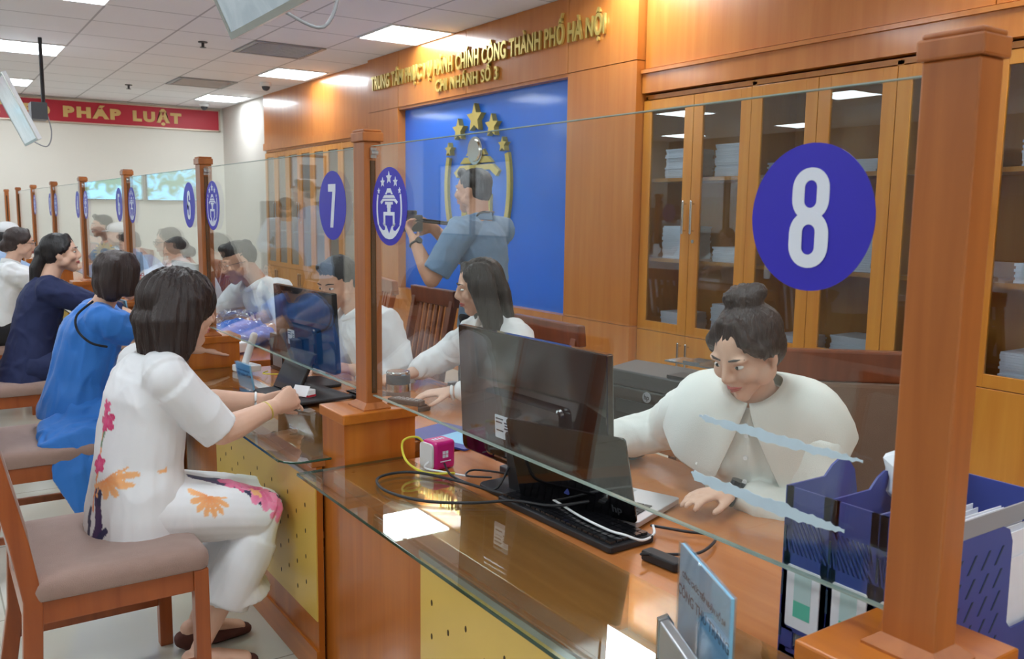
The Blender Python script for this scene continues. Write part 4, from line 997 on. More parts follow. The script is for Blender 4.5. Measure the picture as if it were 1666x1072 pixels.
MT['stripe'] = mat('pale_stripe_cloth', srgb(186, 200, 214), .8, var=.15, scale=10, stretch=(1, 8, .2))
MT['lanyard'] = mat('lanyard_blue', srgb(38, 64, 190), .6)
MT['brownshoe'] = mat('brown_suede', srgb(84, 44, 36), .8, var=.12, scale=20, bump=.3)
MT['blackshoe'] = mat('black_shoe', srgb(24, 22, 22), .35)
MT['floral'] = paintmat('floral_cloth', .65, .1)
def rot(v, axis, a): return Matrix.Rotation(a, 3, axis) @ v
def ik(S, Wr, l1, l2, hint):
    S = Vector(S); Wr = Vector(Wr); d = Wr-S; L = min(d.length, (l1+l2)*.999); u = d.normalized()
    a = (l1*l1-l2*l2+L*L)/(2*L); h = math.sqrt(max(0, l1*l1-a*a)); hv = Vector(hint); hv = (hv-u*hv.dot(u)).normalized()
    return S+u*a+hv*h, S+u*L
def hand(g, Wr, d, n, side, curl=(.35,)*4, spread=.06, sc=1.0, thumb=(.75, .5), seg=9):
    # d: towards the knuckles, n: palm normal, side: +1 thumb on d x n side
    d = Vector(d).normalized(); n = Vector(n); n = (n-d*n.dot(d)).normalized(); l = d.cross(n)*side; Wr = Vector(Wr)
    g.loft([Wr-d*.02*sc, Wr+d*.015*sc, Wr+d*.045*sc, Wr+d*.075*sc, Wr+d*.093*sc], [(.026*sc, .020*sc), (.028*sc, .019*sc), (.036*sc, .0165*sc), (.040*sc, .0145*sc), (.037*sc, .011*sc)], ref=l, seg=14)
    for i, (off, ln) in enumerate(((.030, .072), (.010, .080), (-.010, .075), (-.029, .060))):
        p = Wr+d*(.088 if i < 3 else .082)*sc+l*off*sc; c = curl[i % len(curl)]; ang = 0; pts = [p-d*.012*sc, p]; dd = (d+l*off*2.2*spread/.06*.5).normalized()
        for seg_, q in ((.45, .55), (.31, 1.0), (.24, .8)):
            ang += c*q; v = (dd*math.cos(ang)+n*math.sin(ang)); p = p+v*ln*seg_*sc; pts.append(p)
        r = (.0090 if i < 3 else .0078)*sc; g.loft(pts, [r*1.08, r*1.05, r, r*.92, r*.78], ref=l, seg=seg)
    t0 = Wr+d*.022*sc+l*.022*sc+n*.004*sc; v = (d*math.cos(thumb[0])+l*math.sin(thumb[0])+n*.25).normalized(); p1 = t0+v*.042*sc
    v2 = (v+d*thumb[1]*.8+n*.15).normalized(); p2 = p1+v2*.034*sc; v3 = (v2+d*thumb[1]*.4-l*.1).normalized(); p3 = p2+v3*.026*sc
    g.loft([t0, p1, p2, p3], [.0145*sc, .0112*sc, .0098*sc, .0078*sc], ref=n, seg=seg)
    return l
def head(g, C, R, s=1.0, man=False):
    def P(x, y, z): return C+R @ Vector((x*s, y*s, z*s))
    E = lambda c, r: g.ell(P(*c), tuple(v*s for v in r), R=R)
    E((-.014, 0, .030), (.094, .074, .082)); E((.020, 0, .012), (.066, .064, .075))
    up = R @ Vector((0, 1, 0))
    g.loft([P(.022, 0, -.005), P(.030, 0, -.045), P(.044, 0, -.078), P(.056, 0, -.094)], [(.062*s, .060*s), (.054*s, .050*s), (.036*s, .036*s), (.020*s, .020*s)], ref=up, seg=18)
    for q in (-1, 1):
        E((.056, q*.036, -.020), (.027, .026, .026)); E((.068, q*.030, .026), (.018, .026, .009)); E((.012, q*.052, -.048), (.04, .018, .028))
        ra = R @ Matrix.Rotation(q*.35, 3, 'Z')
        g.ell(P(-.008, q*.074, -.004), (.016*s, .007*s, .031*s), R=ra); g.ell(P(.004, q*.074, -.024), (.009*s, .006*s, .012*s), R=ra)
        E((.089, q*.0105, -.026), (.010, .0075, .007))
    g.loft([P(.080, 0, .024), P(.090, 0, .004), P(.101, 0, -.018), P(.099, 0, -.026)], [(.0065*s, .008*s), (.0075*s, .010*s), (.010*s, .011*s), (.009*s, .008*s)], ref=up, seg=12)
    g.loft([P(.076, -.018, -.0505), P(.0845, -.006, -.0475), P(.0845, .006, -.0475), P(.076, .018, -.0505)], [.0055*s, .0075*s, .0075*s, .0055*s], seg=10)
    g.loft([P(.075, -.014, -.057), P(.083, 0, -.060), P(.075, .014, -.057)], [.0055*s, .0085*s, .0055*s], seg=10)
    E((.074, 0, -.050), (.012, .026, .020)); E((.066, 0, -.086), (.016, .018, .014))
def face_parts(C, R, s, root, hairm, glasses=None, mask=False):
    def P(x, y, z): return C+R @ Vector((x*s, y*s, z*s))
    for q in (-1, 1):
        g = G(); g.ell(P(.0735, q*.030, .008), (.0095*s, .0135*s, .0056*s), R=R, seg=14, rings=10)
        p = G(); p.ell(P(.0803, q*.030, .008), (.0035*s, .0055*s, .0052*s), R=R, seg=12, rings=8); g.merge(p, None, 1)
        part('eye', g, ['eyewhite', 'iris'], root, smooth=True)
        g = G(); g.loft([P(.084, q*.014, .028), P(.084, q*.030, .033), P(.070, q*.050, .029)], [(.0022*s, .0022*s), (.0032*s, .003*s), (.0015*s, .0015*s)], seg=8); part('eyebrow', g, hairm, root, smooth=True)
    if mask:
        g = G(); g.ell(P(.052, 0, -.045), (.056*s, .062*s, .05*s), R=R); part('face_mask', g, 'blackcloth', root, smooth=True); return
    g = G(); g.loft([P(.078, -.021, -.0525), P(.090, -.006, -.0500), P(.0905, 0, -.0515), P(.090, .006, -.0500), P(.078, .021, -.0525)], [.0022*s, .0045*s, .0040*s, .0045*s, .0022*s], seg=10)
    g.loft([P(.078, -.017, -.0575), P(.089, 0, -.0595), P(.078, .017, -.0575)], [.0025*s, .0052*s, .0025*s], seg=10); part('lips', g, 'lips', root, smooth=True)
    if glasses:
        g = G()
        for q in (-1, 1):
            g.tube([P(.098, q*.033+.024*math.cos(a), .006+.017*math.sin(a)) for a in np.linspace(0, 2*PI, 17)], .0014*s, 6, smooth=False)
            g.tube([P(.097, q*.056, .012), P(.05, q*.078, .012), P(-.012, q*.082, .006)], .0015*s, 6, smooth=False)
        g.tube([P(.098, -.010, .010), P(.103, 0, .013), P(.098, .010, .010)], .0014*s, 6, smooth=False)
        part('glasses', g, glasses, root, smooth=True)
def hair_geo(kind, C, R, s):
    g = G()
    def P(x, y, z): return C+R @ Vector((x*s, y*s, z*s))
    E = lambda c, r: g.ell(P(*c), tuple(v*s for v in r), R=R, seg=22, rings=14)
    def Lf(pts, rr, ref=(0, 1, 0)): g.loft([P(*p) for p in pts], [tuple(v*s for v in r) if isinstance(r, tuple) else r*s for r in rr], ref=R @ Vector(ref), seg=14)
    if kind in ('bob', 'bigbob'):
        k = 1.0 if kind == 'bob' else 1.20; dz = 0 if kind == 'bob' else -.03; fx = 0 if kind == 'bob' else -.036; kb = 1.0 if kind == 'bob' else .8
        E((-.022, 0, .036), (.100*k, .088*k, .090*(1+(k-1)*.6))); E((-.045*k, 0, -.035), (.072*k, .086*k, .085)); 
        for q in (-1, 1):
            Lf([(-.005+fx*.5, q*.050, .09), (.018+fx, q*.080*k, .04), (.012+fx, q*.086*k, -.02), (.006+fx, q*.084*k, -.075+dz)], [(.03, .05), (.026, .056*kb), (.022*k, .058*kb), (.018*k, .046*kb)])
            Lf([(-.05, q*.055, .05), (-.055*k, q*.065*k, -.03), (-.045, q*.065*k, -.09+dz)], [(.05, .05), (.042*k, .05*k), (.034*k, .042*k)])
            Lf([(.045, q*.02, .098), (.062, q*.052, .062), (.055, q*.072, .02)], [(.022, .018), (.018, .016), (.012, .012)])
        Lf([(-.07, 0, .04), (-.085*k, 0, -.04), (-.07*k, 0, -.095+dz)], [(.06, .04), (.06*k, .034*k), (.055*k, .03*k)])
    elif kind == 'short':
        E((-.022, 0, .045), (.092, .080, .078)); E((-.045, 0, .0), (.060, .072, .07))
        Lf([(.05, -.03, .095), (.058, 0, .104), (.05, .03, .095)], [.022, .026, .022])
        for q in (-1, 1): Lf([(-.005, q*.070, .05), (-.004, q*.074, .015)], [(.010, .03), (.006, .018)])
    elif kind == 'crop':   # undercut: full on top, thin sides
        E((.0, 0, .070), (.080, .066, .055)); E((-.03, 0, .035), (.084, .076, .076)); E((.05, 0, .098), (.036, .045, .026)); E((-.07, 0, .085), (.03, .04, .028))
    elif kind in ('pony', 'bun', 'lowbun', 'long', 'topbun'):
        E((-.022, 0, .038), (.094, .083, .084)); E((-.045, 0, -.005), (.062, .078, .070))
        for q in (-1, 1): Lf([(.035, q*.018, .100), (.050, q*.056, .060), (.030, q*.076, .028), (-.02, q*.078, .02)], [(.02, .016), (.015, .016), (.010, .02), (.010, .03)])
        if kind == 'pony':
            E((-.105, 0, .012), (.040, .044, .040)); Lf([(-.105, 0, .0), (-.14, -.01, -.08), (-.15, -.015, -.17), (-.135, -.015, -.26), (-.12, -.01, -.32)], [(.040, .034), (.052, .038), (.050, .034), (.040, .028), (.014, .012)])
        if kind == 'lowbun': E((-.10, 0, -.03), (.042, .048, .045))
        if kind in ('bun', 'topbun'):
            E((-.055, -.01, .118), (.046, .050, .038)); E((-.075, .02, .13), (.026, .026, .024)); E((-.03, -.025, .135), (.022, .024, .02))
        if kind == 'long':
            for q in (-1, 1): Lf([(-.01, q*.06, .08), (.0, q*.086, .02), (-.005, q*.096, -.06), (-.01, q*.105, -.14), (-.005, q*.10, -.22)], [(.03, .05), (.026, .06), (.026, .055), (.026, .045), (.018, .03)])
            Lf([(-.07, 0, .05), (-.09, 0, -.04), (-.09, 0, -.14), (-.08, 0, -.23)], [(.07, .04), (.08, .035), (.085, .03), (.07, .02)])
    elif kind == 'cap':
        E((-.03, 0, .0), (.078, .082, .08)); 
    return g
def cap_geo(C, R, s):
    g = G(); P = lambda x, y, z: C+R @ Vector((x*s, y*s, z*s)); g.ell(P(-.012, 0, .062), (.102*s, .090*s, .062*s), R=R); g.loft([P(.05, 0, .045), P(.13, 0, .035)], [(.075*s, .008*s), (.05*s, .005*s)], ref=R @ Vector((0, 1, 0)), seg=16); return g
def person(label, loc, rz, P):
    s = P.get('s', 1.0); man = P.get('man', False); vox = P.get('vox', .006); root = thing('person', loc, rz, label, 'person', P.get('group'))
    V = lambda x, y, z: Vector((x, y, z))
    stand = P.get('stand', False); sz = P.get('pelvis', .565 if not stand else .90*s); a = P.get('lean', .15); tw = P.get('twist', 0.); bend = P.get('bend', .15)
    side = P.get('side', 0.)
    Pv = V(0, 0, sz)
    def sp(t, a2): return V(math.sin(a2), side, math.cos(a2))
    W1_ = Pv+sp(0, a)*.15*s; Ch = W1_+sp(0, a+bend*.5)*.19*s; NB = Ch+sp(0, a+bend)*.165*s; NBt = NB
    shw = P.get('shw', .155 if not man else .185)*s
    Rt = Matrix.Rotation(tw, 3, 'Z')
    SL = NB+Rt @ V(0, shw, 0)-sp(0, a+bend)*.055*s; SR = NB+Rt @ V(0, -shw, 0)-sp(0, a+bend)*.055*s
    if 'shrugL' in P: SL += V(*P['shrugL'])
    na = P.get('neck', a+bend+.15); HC = NB+V(math.sin(na), P.get('necky', 0), math.cos(na))*.165*s
    HR = Matrix.Rotation(P.get('hyaw', 0), 3, 'Z') @ Matrix.Rotation(P.get('hpitch', 0), 3, 'Y') @ Matrix.Rotation(P.get('hroll', 0), 3, 'X')
    HC = HC+HR @ V(.012, 0, .0)
    yd = Rt @ V(0, 1, 0); wid = 1.0*P.get('wide', 1.0); dep = P.get('deep', 1.0)
    l1, l2 = (.27*s, .235*s) if not man else (.29*s, .25*s)
    el = {}; wr = {}
    for k, S in (('L', SL), ('R', SR)):
        q = 1 if k == 'L' else -1; w = P.get('wrist'+k, (.1, q*.2, sz-.15)); h = P.get('elbow'+k, (0, q*.6, -1))
        el[k], wr[k] = ik(S, w, l1, l2, h)
    # ---- body (skin)
    g = G(); fat = P.get('arm', 1.0)
    torso = [(Pv-V(0, 0, .04), (.14, .095)), (Pv+sp(0, a)*.03, (.145, .10)), (W1_, (.11, .085)), (Ch, (.125, .09)), (Ch+(NB-Ch)*.55, (.13, .075)), (NB-(NB-Ch)*.12, (.085, .055))]
    g.loft([p for p, r in torso], [(r[0]*s*wid, r[1]*s*dep) for p, r in torso], ref=yd, seg=18)
    nk = P.get('nk', .052 if not man else .060)*s
    g.loft([NB-sp(0, a+bend)*.03*s, NB+(HC-NB)*.35, HC-HR @ V(.02, 0, .03)*s], [(nk*1.25, nk*1.05), nk, nk*1.02], ref=yd, seg=16)
    head(g, HC, HR, s*P.get('headk', 1.0), man)
    hg = []
    for k, S in (('L', SL), ('R', SR)):
        E_, Wr = el[k], wr[k]; af = fat*s*(1.1 if man else 1.0)
        g.loft([S+(NB-S)*.25, S, S+(E_-S)*.3, S+(E_-S)*.75, E_], [.045*s, .050*af, .047*af, .040*af, .037*af], seg=14)
        g.loft([E_, E_+(Wr-E_)*.28, E_+(Wr-E_)*.7, Wr], [.037*af, .040*af, .031*af, (.027*af, .022*af)], seg=14)
        hd = P.get('hand'+k, None)
        d = Vector(hd[0]) if hd else (Wr-E_); n = Vector(hd[1]) if hd else V(0, 0, -1)
        # thumb side: for palm down, right hand (R) thumb points to +y(left)
        sd = (1 if k == 'R' else -1)*(-1)
        hand(g, Wr, d, n, sd, hd[2] if hd and len(hd) > 2 else (.3, .35, .4, .45), sc=s*(1.06 if man else 1.0)*P.get('handk', 1.0), spread=P.get('spread', .06), thumb=hd[3] if hd and len(hd) > 3 else (.75, .5))
    legs = {}
    if not P.get('nolegs'):
        for k in 'LR':
            q = 1 if k == 'L' else -1; hip = Pv+V(0, q*.085*s, -.01)
            if stand: kn = V(P.get('step'+k, .0)*.5+.02, q*.095*s, .47*s); an = V(P.get('step'+k, .0), q*.10*s, .085*s)
            else: kn = V(*P.get('knee'+k, (.42*s, q*.10, sz-.01))); an = V(*P.get('ankle'+k, (.44*s, q*.10, .09)))
            fd = Vector(P.get('foot'+k, (1, q*.15, 0))).normalized()
            legs[k] = (hip, kn, an, fd)
            g.loft([hip, hip+(kn-hip)*.35, hip+(kn-hip)*.8, kn], [.080*s, .076*s, .058*s, .054*s], seg=14)
            back = V(-.5, 0, 0)*.03 if stand else (Vector((-fd.x, -fd.y, 0))*.012)
            g.loft([kn, kn+(an-kn)*.3+back, kn+(an-kn)*.7, an], [.053*s, .053*s, .036*s, .030*s], seg=14)
            g.loft([an+V(0, 0, -.03)-fd*.03, an+fd*.06-V(0, 0, .04), an+fd*.15-V(0, 0, .062)], [(.032*s, .035*s), (.036*s, .028*s), (.038*s, .014*s)], ref=V(0, 0, 1).cross(fd), seg=12)
    me = remesh(g, vox, 2, 'body'); body = link('body', me, P.get('skin', 'skin'), root, smooth=True)
    if 'paintbody' in P: P['paintbody'](me)
    # ---- face, hair
    hm = P.get('hairm', 'hair_black'); hk = s*P.get('headk', 1.0)
    face_parts(HC, HR, hk, root, hm, P.get('glasses'), P.get('mask', False))
    hg = hair_geo(P.get('hair', 'short'), HC, HR, hk); hmesh = remesh(hg, max(.0055, vox), 3, 'hair')
    av = verts_np(hmesh); nn = normals_np(hmesh); HRi = HR.transposed(); amp = P.get('hwave', .0035)
    d = np.empty(len(av), dtype=np.float32)
    for i, p in enumerate(av.tolist()):
        q = HRi @ (Vector(p)-HC); th = math.atan2(q.y, q.x+.02); d[i] = noise.noise(Vector((math.cos(th)*9, math.sin(th)*9, q.z*7)))*1.2+noise.noise(Vector((math.cos(th)*26, math.sin(th)*26, q.z*10)))*.7
    set_verts(hmesh, av+nn*(d*amp)[:, None]); link('hair', hmesh, hm, root, smooth=True)
    if P.get('cap'): part('cap', cap_geo(HC, HR, hk), P['cap'], root, smooth=True)
    # ---- clothes
    for c in P['clothes']:
        g = G(); t = c.get('t', .014)*s; kind = c['kind']
        def leg_loft(f, r0, r1, flare=0):
            for k in legs:
                hip, kn, an, fd = legs[k]; pts = [Pv+(hip-Pv)*.6, hip, hip+(kn-hip)*.5, kn]; rr = [(.10+t), (.088+t), (.074+t), (.062+t)]
                down = kn+(an-kn)*f; n_ = 4
                for j in range(1, n_+1): pts.append(kn+(down-kn)*(j/n_)); rr.append(r0+(r1-r0)*j/n_)
                g.loft(pts, [r*1.0 for r in rr], seg=18, cap='flat')
        if kind in ('top', 'dress', 'jacket'):
            bust = c.get('bust', .0); low = c.get('low', .12); hem = c.get('hemw', 1.0)
            down = (W1_-Pv).normalized()
            tr = [(Pv-down*low, (.150*hem, .118*hem)), (Pv-down*.02, (.152, .120)), (Pv+down*.06, (.142, .108)), (W1_, (c.get('waist', .118), c.get('waist', .118)*.80)), (Ch-(Ch-W1_)*.25, (.128, .100)), (Ch+(NB-Ch)*.1, (.136, .102)), (Ch+(NB-Ch)*.5, (.140, .088)), (NB-(NB-Ch)*.20, (.105, .066)), (NB-(NB-Ch)*.02, (.062, .050))]
            g.loft([p for p, r in tr], [(r[0]*s*wid+t, r[1]*s*dep+t) for p, r in tr], ref=yd, seg=24, cap='flat')
            if bust:
                fw = (NB-Ch).normalized().cross(yd)*-1
                if fw.x < 0: fw = -fw
                for q in (-1, 1): g.ell(Ch+(NB-Ch)*.02+fw*.065*s*dep+yd*q*.062*s, (.058*s*bust, .062*s, .066*s))
            for k, S in (('L', SL), ('R', SR)):
                q = 1 if k == 'L' else -1
                E_, Wr = el[k], wr[k]; sl = c.get('sleeve', 1.0); af = fat*s*(1.1 if man else 1.0); puff = c.get('puff', 1.0)
                g.ell(S, (.047*af+t*.8))
                pts = [NB+(S-NB)*.35-V(0, 0, .012), S+V(0, 0, .002)]; rr = [(.052*s+t)*.9, .052*af+t*1.1]
                tot = sl*2; seq = []
                for j in range(1, 9):
                    f = tot*j/8
                    p = S+(E_-S)*min(f, 1) if f <= 1 else E_+(Wr-E_)*(f-1)
                    base = (.050+(.040-.050)*min(f, 1)) if f <= 1 else (.040+(.028-.040)*(f-1)); pf = 1+(puff-1)*math.sin(min(1, j/8)*PI)**.5 if puff != 1 else 1
                    pts.append(p); rr.append(base*af*pf+t*(1.15 if f < 1.9 else .8))
                if c.get('cuff'): rr[-1] *= .72; rr[-2] *= .92
                g.loft(pts, rr, seg=18, cap='flat')
        if kind in ('trousers',): leg_loft(c.get('len', 1.0), .062+t, c.get('hem', .075))
        if kind in ('skirt', 'dress'):
            if legs and not stand: leg_loft(c.get('len', .4), .066+t*.6, .075+t*.6)
            if legs:
                kL, kR = legs['L'], legs['R']; hemf = c.get('len', .4); mid = (kL[1]+kR[1])/2; am = (kL[2]+kR[2])/2; yw = abs(kL[1].y-kR[1].y)/2
                dn = mid+(am-mid)*hemf
                if stand: seqp = [(Pv, (.16, .12)), (mid, (.16, .13)), (dn, (c.get('hem', .18), .14))]
                else: seqp = [(Pv-V(.02, 0, 0), (.155, .115)), (Pv+(mid-Pv)*.35, (.165, .098)), (Pv+(mid-Pv)*.75, (.15, .080)), (mid+V(.0, 0, -.005), (yw+.075, .080)), (mid+(dn-mid)*.35+V(.012, 0, 0), (yw+.08, .082)), (mid+(dn-mid)*.7, (c.get('hem', .17)*.95, .09)), (dn+V(c.get('hx', 0), 0, 0), (c.get('hem', .17), c.get('hemd', .10)))]
                g.loft([p for p, r in seqp], [(r[0]*s+t*.5, r[1]*s+t*.5) for p, r in seqp], ref=V(0, 1, 0), seg=26, cap='flat')
        for pts_, rr_, ref_ in c.get('extra', ()): g.loft(pts_, rr_, ref=ref_, seg=20)
        me = remesh(g, c.get('vox', vox), c.get('sm', 4), c['name'])
        if c.get('wr', 1): wrinkle(me, c.get('wr', .004), c.get('wscale', (9, 9, 7)), seed=c.get('seed', 1))
        o = link(c['name'], me, c['mat'], root, smooth=True)
        if 'paint' in c: c['paint'](me, dict(Pv=Pv, W=W1_, Ch=Ch, NB=NB, legs=legs, SL=SL, SR=SR, el=el, wr=wr))
        if c.get('label'): o['label'] = c['label']
    # collar
    if P.get('collar'):
        g = G(); nd = (HC-NB).normalized(); cpt = NB+nd*.018*s
        for q in (-1, 1):
            g.loft([cpt+yd*q*.0-nd*0-V(nk*1.28, 0, -.012), cpt+yd*q*nk*1.1+V(-nk*.4, 0, .01), cpt+yd*q*nk*1.15+V(nk*.6, 0, -.012), cpt+yd*q*nk*.45+V(nk*1.5, 0, -.05*s)], [(.022*s, .006), (.020*s, .006), (.022*s, .006), (.012*s, .005)], ref=nd, seg=10)
        part('collar', g, P['collar'], root, smooth=True)
    if P.get('lany'):
        g = G()
        for q in (-1, 1): g.loft([NB+V(-.055, q*.02, .03), NB+V(-.01, q*.072, .015), Ch+V(.075, q*.075, .09), Ch+V(.135, q*.03, -.03), W1_+V(.16, 0, .0)], [(.010, .002)]*5, ref=yd, seg=8)
        part('lanyard', g, 'lanyard', root, smooth=False)
    # shoes
    if legs and P.get('shoes'):
        for k in legs:
            hip, kn, an, fd = legs[k]; g = G(); sd = V(0, 0, 1).cross(fd); z0 = an.z-.09+.0
            bz = an.z-.085
            pts = [V(an.x, an.y, 0)-fd*.055, V(an.x, an.y, 0)-fd*.03, V(an.x, an.y, 0)+fd*.03, V(an.x, an.y, 0)+fd*.09, V(an.x, an.y, 0)+fd*.145, V(an.x, an.y, 0)+fd*.175]
            hs = [.055, .062, .050, .040, .034, .022]; ws = [.026, .034, .038, .043, .042, .028]; base = max(0, an.z-.095)
            hl = P.get('heel', 0)
            pts = [p+V(0, 0, base+h/2+.006+hl*max(0, 1-i/3)) for i, (p, h) in enumerate(zip(pts, hs))]
            g.loft(pts, [(w, h/2) for w, h in zip(ws, hs)], ref=sd, seg=18, power=2.6)
            g.loft([V(an.x, an.y, base+.008)-fd*.05, V(an.x, an.y, base+.008)+fd*.06, V(an.x, an.y, base+.008)+fd*.172], [(.032, .007), (.040, .007), (.030, .007)], ref=sd, seg=14)
            me = remesh(g, .005 if vox < .008 else .009, 2, 'shoe'); o = link('shoe', me, P['shoes'], root, smooth=True)
            if hl:
                c0 = V(an.x, an.y, 0)-fd*.03; g = G(); g.loft([c0, c0+V(0, 0, .02+hl)], [(.018, .018), (.024, .024)], seg=14, cap='flat'); part('heel', g, P['shoes'], o)
            if P.get('buckle'):
                c = V(an.x, an.y, base+.048)+fd*.075; g = G(); g.tube([c+sd*-.03-V(0, 0, .01), c+V(0, 0, .004), c+sd*.03-V(0, 0, .01)], .004); part('buckle', g, 'steel', o, smooth=True)
    root['_j'] = 0; del root['_j']
    return root, dict(Pv=Pv, W=W1_, Ch=Ch, NB=NB, HC=HC, HR=HR, SL=SL, SR=SR, el=el, wr=wr, legs=legs, s=s)
def bracelet(root, J, k, f, r, m, name='bracelet', tr=.003):
    E_, Wr = J['el'][k], J['wr'][k]; c = E_+(Wr-E_)*f; d = (Wr-E_).normalized(); u = d.orthogonal().normalized(); v = d.cross(u)
    g = G(); g.tube([c+(u*math.cos(a)+v*math.sin(a))*r for a in np.linspace(0, 2*PI, 25)], tr, 8, smooth=False); return part(name, g, m, root, smooth=True)
def watch(root, J, k, m1, m2, f=.93, r=.030, nrm=(0, 0, 1)):
    o = bracelet(root, J, k, f, r, m1, 'wristwatch', .006); E_, Wr = J['el'][k], J['wr'][k]; c = E_+(Wr-E_)*f; d = (Wr-E_).normalized(); n = Vector(nrm); n = (n-d*n.dot(d)).normalized()
    g = G(); g.loft([c+n*(r-.004), c+n*(r+.008)], [.020, .019], ref=d, seg=20, cap='flat'); part('watch_face', g, m2, o)
# ---- floral painting on the white outfit
WH = np.array(srgb(236, 238, 242)[:3])
def flower(cols, U, Vv, mask, c, R, petals, col, col2, rot0=0, half=False):
    du, dv = U-c[0], Vv-c[1]; r = np.hypot(du, dv)/R; th = np.arctan2(dv, du)+rot0
    e = .45+.55*np.abs(np.cos(th*petals/2))**.6
    ins = (r < e) & mask
    if half: ins &= (np.cos(th-half) > -.15)
    t = np.clip(r/e, 0, 1)[:, None]; cc = np.array(col)*(1-t)+np.array(col2)*t
    vein = (np.abs(np.sin(th*petals*2)) < .22)[:, None]; cc = np.where(vein, cc*.82+.1, cc)
    cols[ins, :3] = cc[ins]
def stroke(cols, U, Vv, mask, pts, w, col):
    best = np.full(len(U), 9.)
    for (a, b) in zip(pts[:-1], pts[1:]):
        a = np.array(a); b = np.array(b); d = b-a; L = (d*d).sum(); t = np.clip(((U-a[0])*d[0]+(Vv-a[1])*d[1])/L, 0, 1)
        best = np.minimum(best, np.hypot(U-a[0]-t*d[0], Vv-a[1]-t*d[1]))
    ins = (best < w) & mask; cols[ins, :3] = col
pink, pink2 = srgb(236, 96, 150)[:3], srgb(250, 150, 190)[:3]; orange, orange2 = srgb(240, 150, 90)[:3], srgb(250, 190, 130)[:3]; purple = srgb(66, 40, 92)[:3]; navyc = srgb(40, 40, 84)[:3]; leafc = srgb(120, 150, 120)[:3]; mag = srgb(214, 40, 110)[:3]
def paint_tunic(me, J):
    a = verts_np(me); cols = np.ones((len(a), 4)); cols[:, :3] = WH
    # back side (x small) right side y<0 ; U = angle-ish y, V = z
    bk = a[:, 0] < J['Pv'].x+.02+(a[:, 2]-.5)*.2
    y, z = a[:, 1], a[:, 2]
    stroke(cols, y, z, bk, [(-.085, .40), (-.075, .48), (-.095, .56), (-.07, .66)], .014, purple); stroke(cols, y, z, bk, [(-.11, .44), (-.085, .50), (-.12, .55)], .009, navyc)
    stroke(cols, y, z, bk, [(-.055, .42), (-.05, .50), (-.045, .60)], .010, navyc); stroke(cols, y, z, bk, [(-.10, .45), (-.04, .47)], .009, mag); stroke(cols, y, z, bk, [(-.06, .60), (-.05, .70), (-.045, .84)], .0035, orange)
    flower(cols, y, z, bk, (-.095, .70), .062, 11, orange, orange2, half=-2.2); flower(cols, y, z, bk, (-.05, .735), .030, 5, pink, mag); stroke(cols, y, z, bk, [(-.08, .66), (-.085, .625)], .008, navyc)
    flower(cols, y, z, bk, (-.055, .865), .036, 5, pink, mag); flower(cols, y, z, bk, (-.05, .91), .022, 5, mag, pink); stroke(cols, y, z, bk, [(-.05, .83), (-.045, .79)], .004, leafc)
    set_col(me, cols)
def paint_skirt(me, J):
    a = verts_np(me); cols = np.ones((len(a), 4)); cols[:, :3] = WH
    x, y, z = a[:, 0], a[:, 1], a[:, 2]; up = z > .36; side_ = (y < .0) & (x > .10)
    U = x; Vv = z+np.where(y > -.10, (y+.10)*.6, 0)-.02+(x-.2)*.16
    m = side_ & up
    stroke(cols, U, Vv, m, [(.17, .672), (.24, .655), (.31, .615), (.35, .58)], .020, navyc); stroke(cols, U, Vv, m, [(.20, .65), (.27, .62)], .008, purple); stroke(cols, U, Vv, m, [(.26, .66), (.33, .64)], .006, leafc)
    flower(cols, U, Vv, m, (.185, .590), .062, 13, orange, orange2, half=-1.8)
    flower(cols, U, Vv, m, (.30, .650), .058, 8, pink2, pink); flower(cols, U, Vv, m, (.365, .605), .062, 9, mag, pink2, rot0=.4); flower(cols, U, Vv, m, (.345, .60), .020, 5, orange, orange2)
    flower(cols, U, Vv, m, (.405, .545), .046, 7, pink, pink2); stroke(cols, U, Vv, m, [(.42, .61), (.45, .57)], .009, navyc)
    set_col(me, cols)
def split_skirt(cols): pass
OFF = .435
# woman in the floral outfit
def bodypaint_w1(me):
    pass
r, J = person('woman with dark bobbed hair in a white floral outfit seated at the second counter', (.515, 2.86, 0), 0, dict(
    s=.92, vox=.005, lean=.10, bend=.14, neck=.46, hyaw=.16, hpitch=.12, hair='bigbob', hairm='hair_soft', hwave=.006, pelvis=.585, wide=1.20, deep=1.18, arm=1.2, twist=.05, headk=1.10, handk=1.05,
    wristR=(.43, -.04, .845), elbowR=(-.1, -.25, -1), handR=((.7, .28, .22), (-.25, .9, -.2), (.9, .95, 1.0, 1.05), (.35, .5)),
    wristL=(.45, .14, .83), elbowL=(.1, .8, -1), handL=((.8, -.45, .12), (-.3, -.75, -.4), (.5, .7, .9, 1.0), (.4, .5)),
    kneeR=(.375, -.10, .505), kneeL=(.375, .10, .51), ankleR=(.15, -.10, .10), ankleL=(.20, .12, .10), footR=(1, -.05, 0), footL=(1, .05, 0), shoes='brownshoe', buckle=True,
    clothes=[dict(kind='top', name='tunic', mat='floral', sleeve=.48, t=.020, low=.13, bust=1.0, waist=.128, wr=.004, wscale=(8, 8, 3.2), paint=paint_tunic, sm=5, hemw=1.02),
             dict(kind='skirt', name='wide_trousers', mat='floral', len=.66, hem=.19, hemd=.13, hx=.04, t=.018, wr=.003, wscale=(8, 8, 3), paint=paint_skirt, seed=4, sm=6)]))
r.children[0]['label'] = 'skin with sheer stockings'
bracelet(r, J, 'R', .86, .030, 'gold'); bracelet(r, J, 'L', .90, .030, 'white', tr=.0045)
o = part('identity_card', G().box(-.0006, .0006, -.033, .033, -.02, .02, R=Matrix.Rotation(.5, 3, 'Z') @ Matrix.Rotation(.6, 3, 'Y')), 'paper', None)
cw = Matrix.Translation((.515, 2.86, 0)) @ (J['wr']['R']+Vector((.115, .055, .035))); o.location = cw
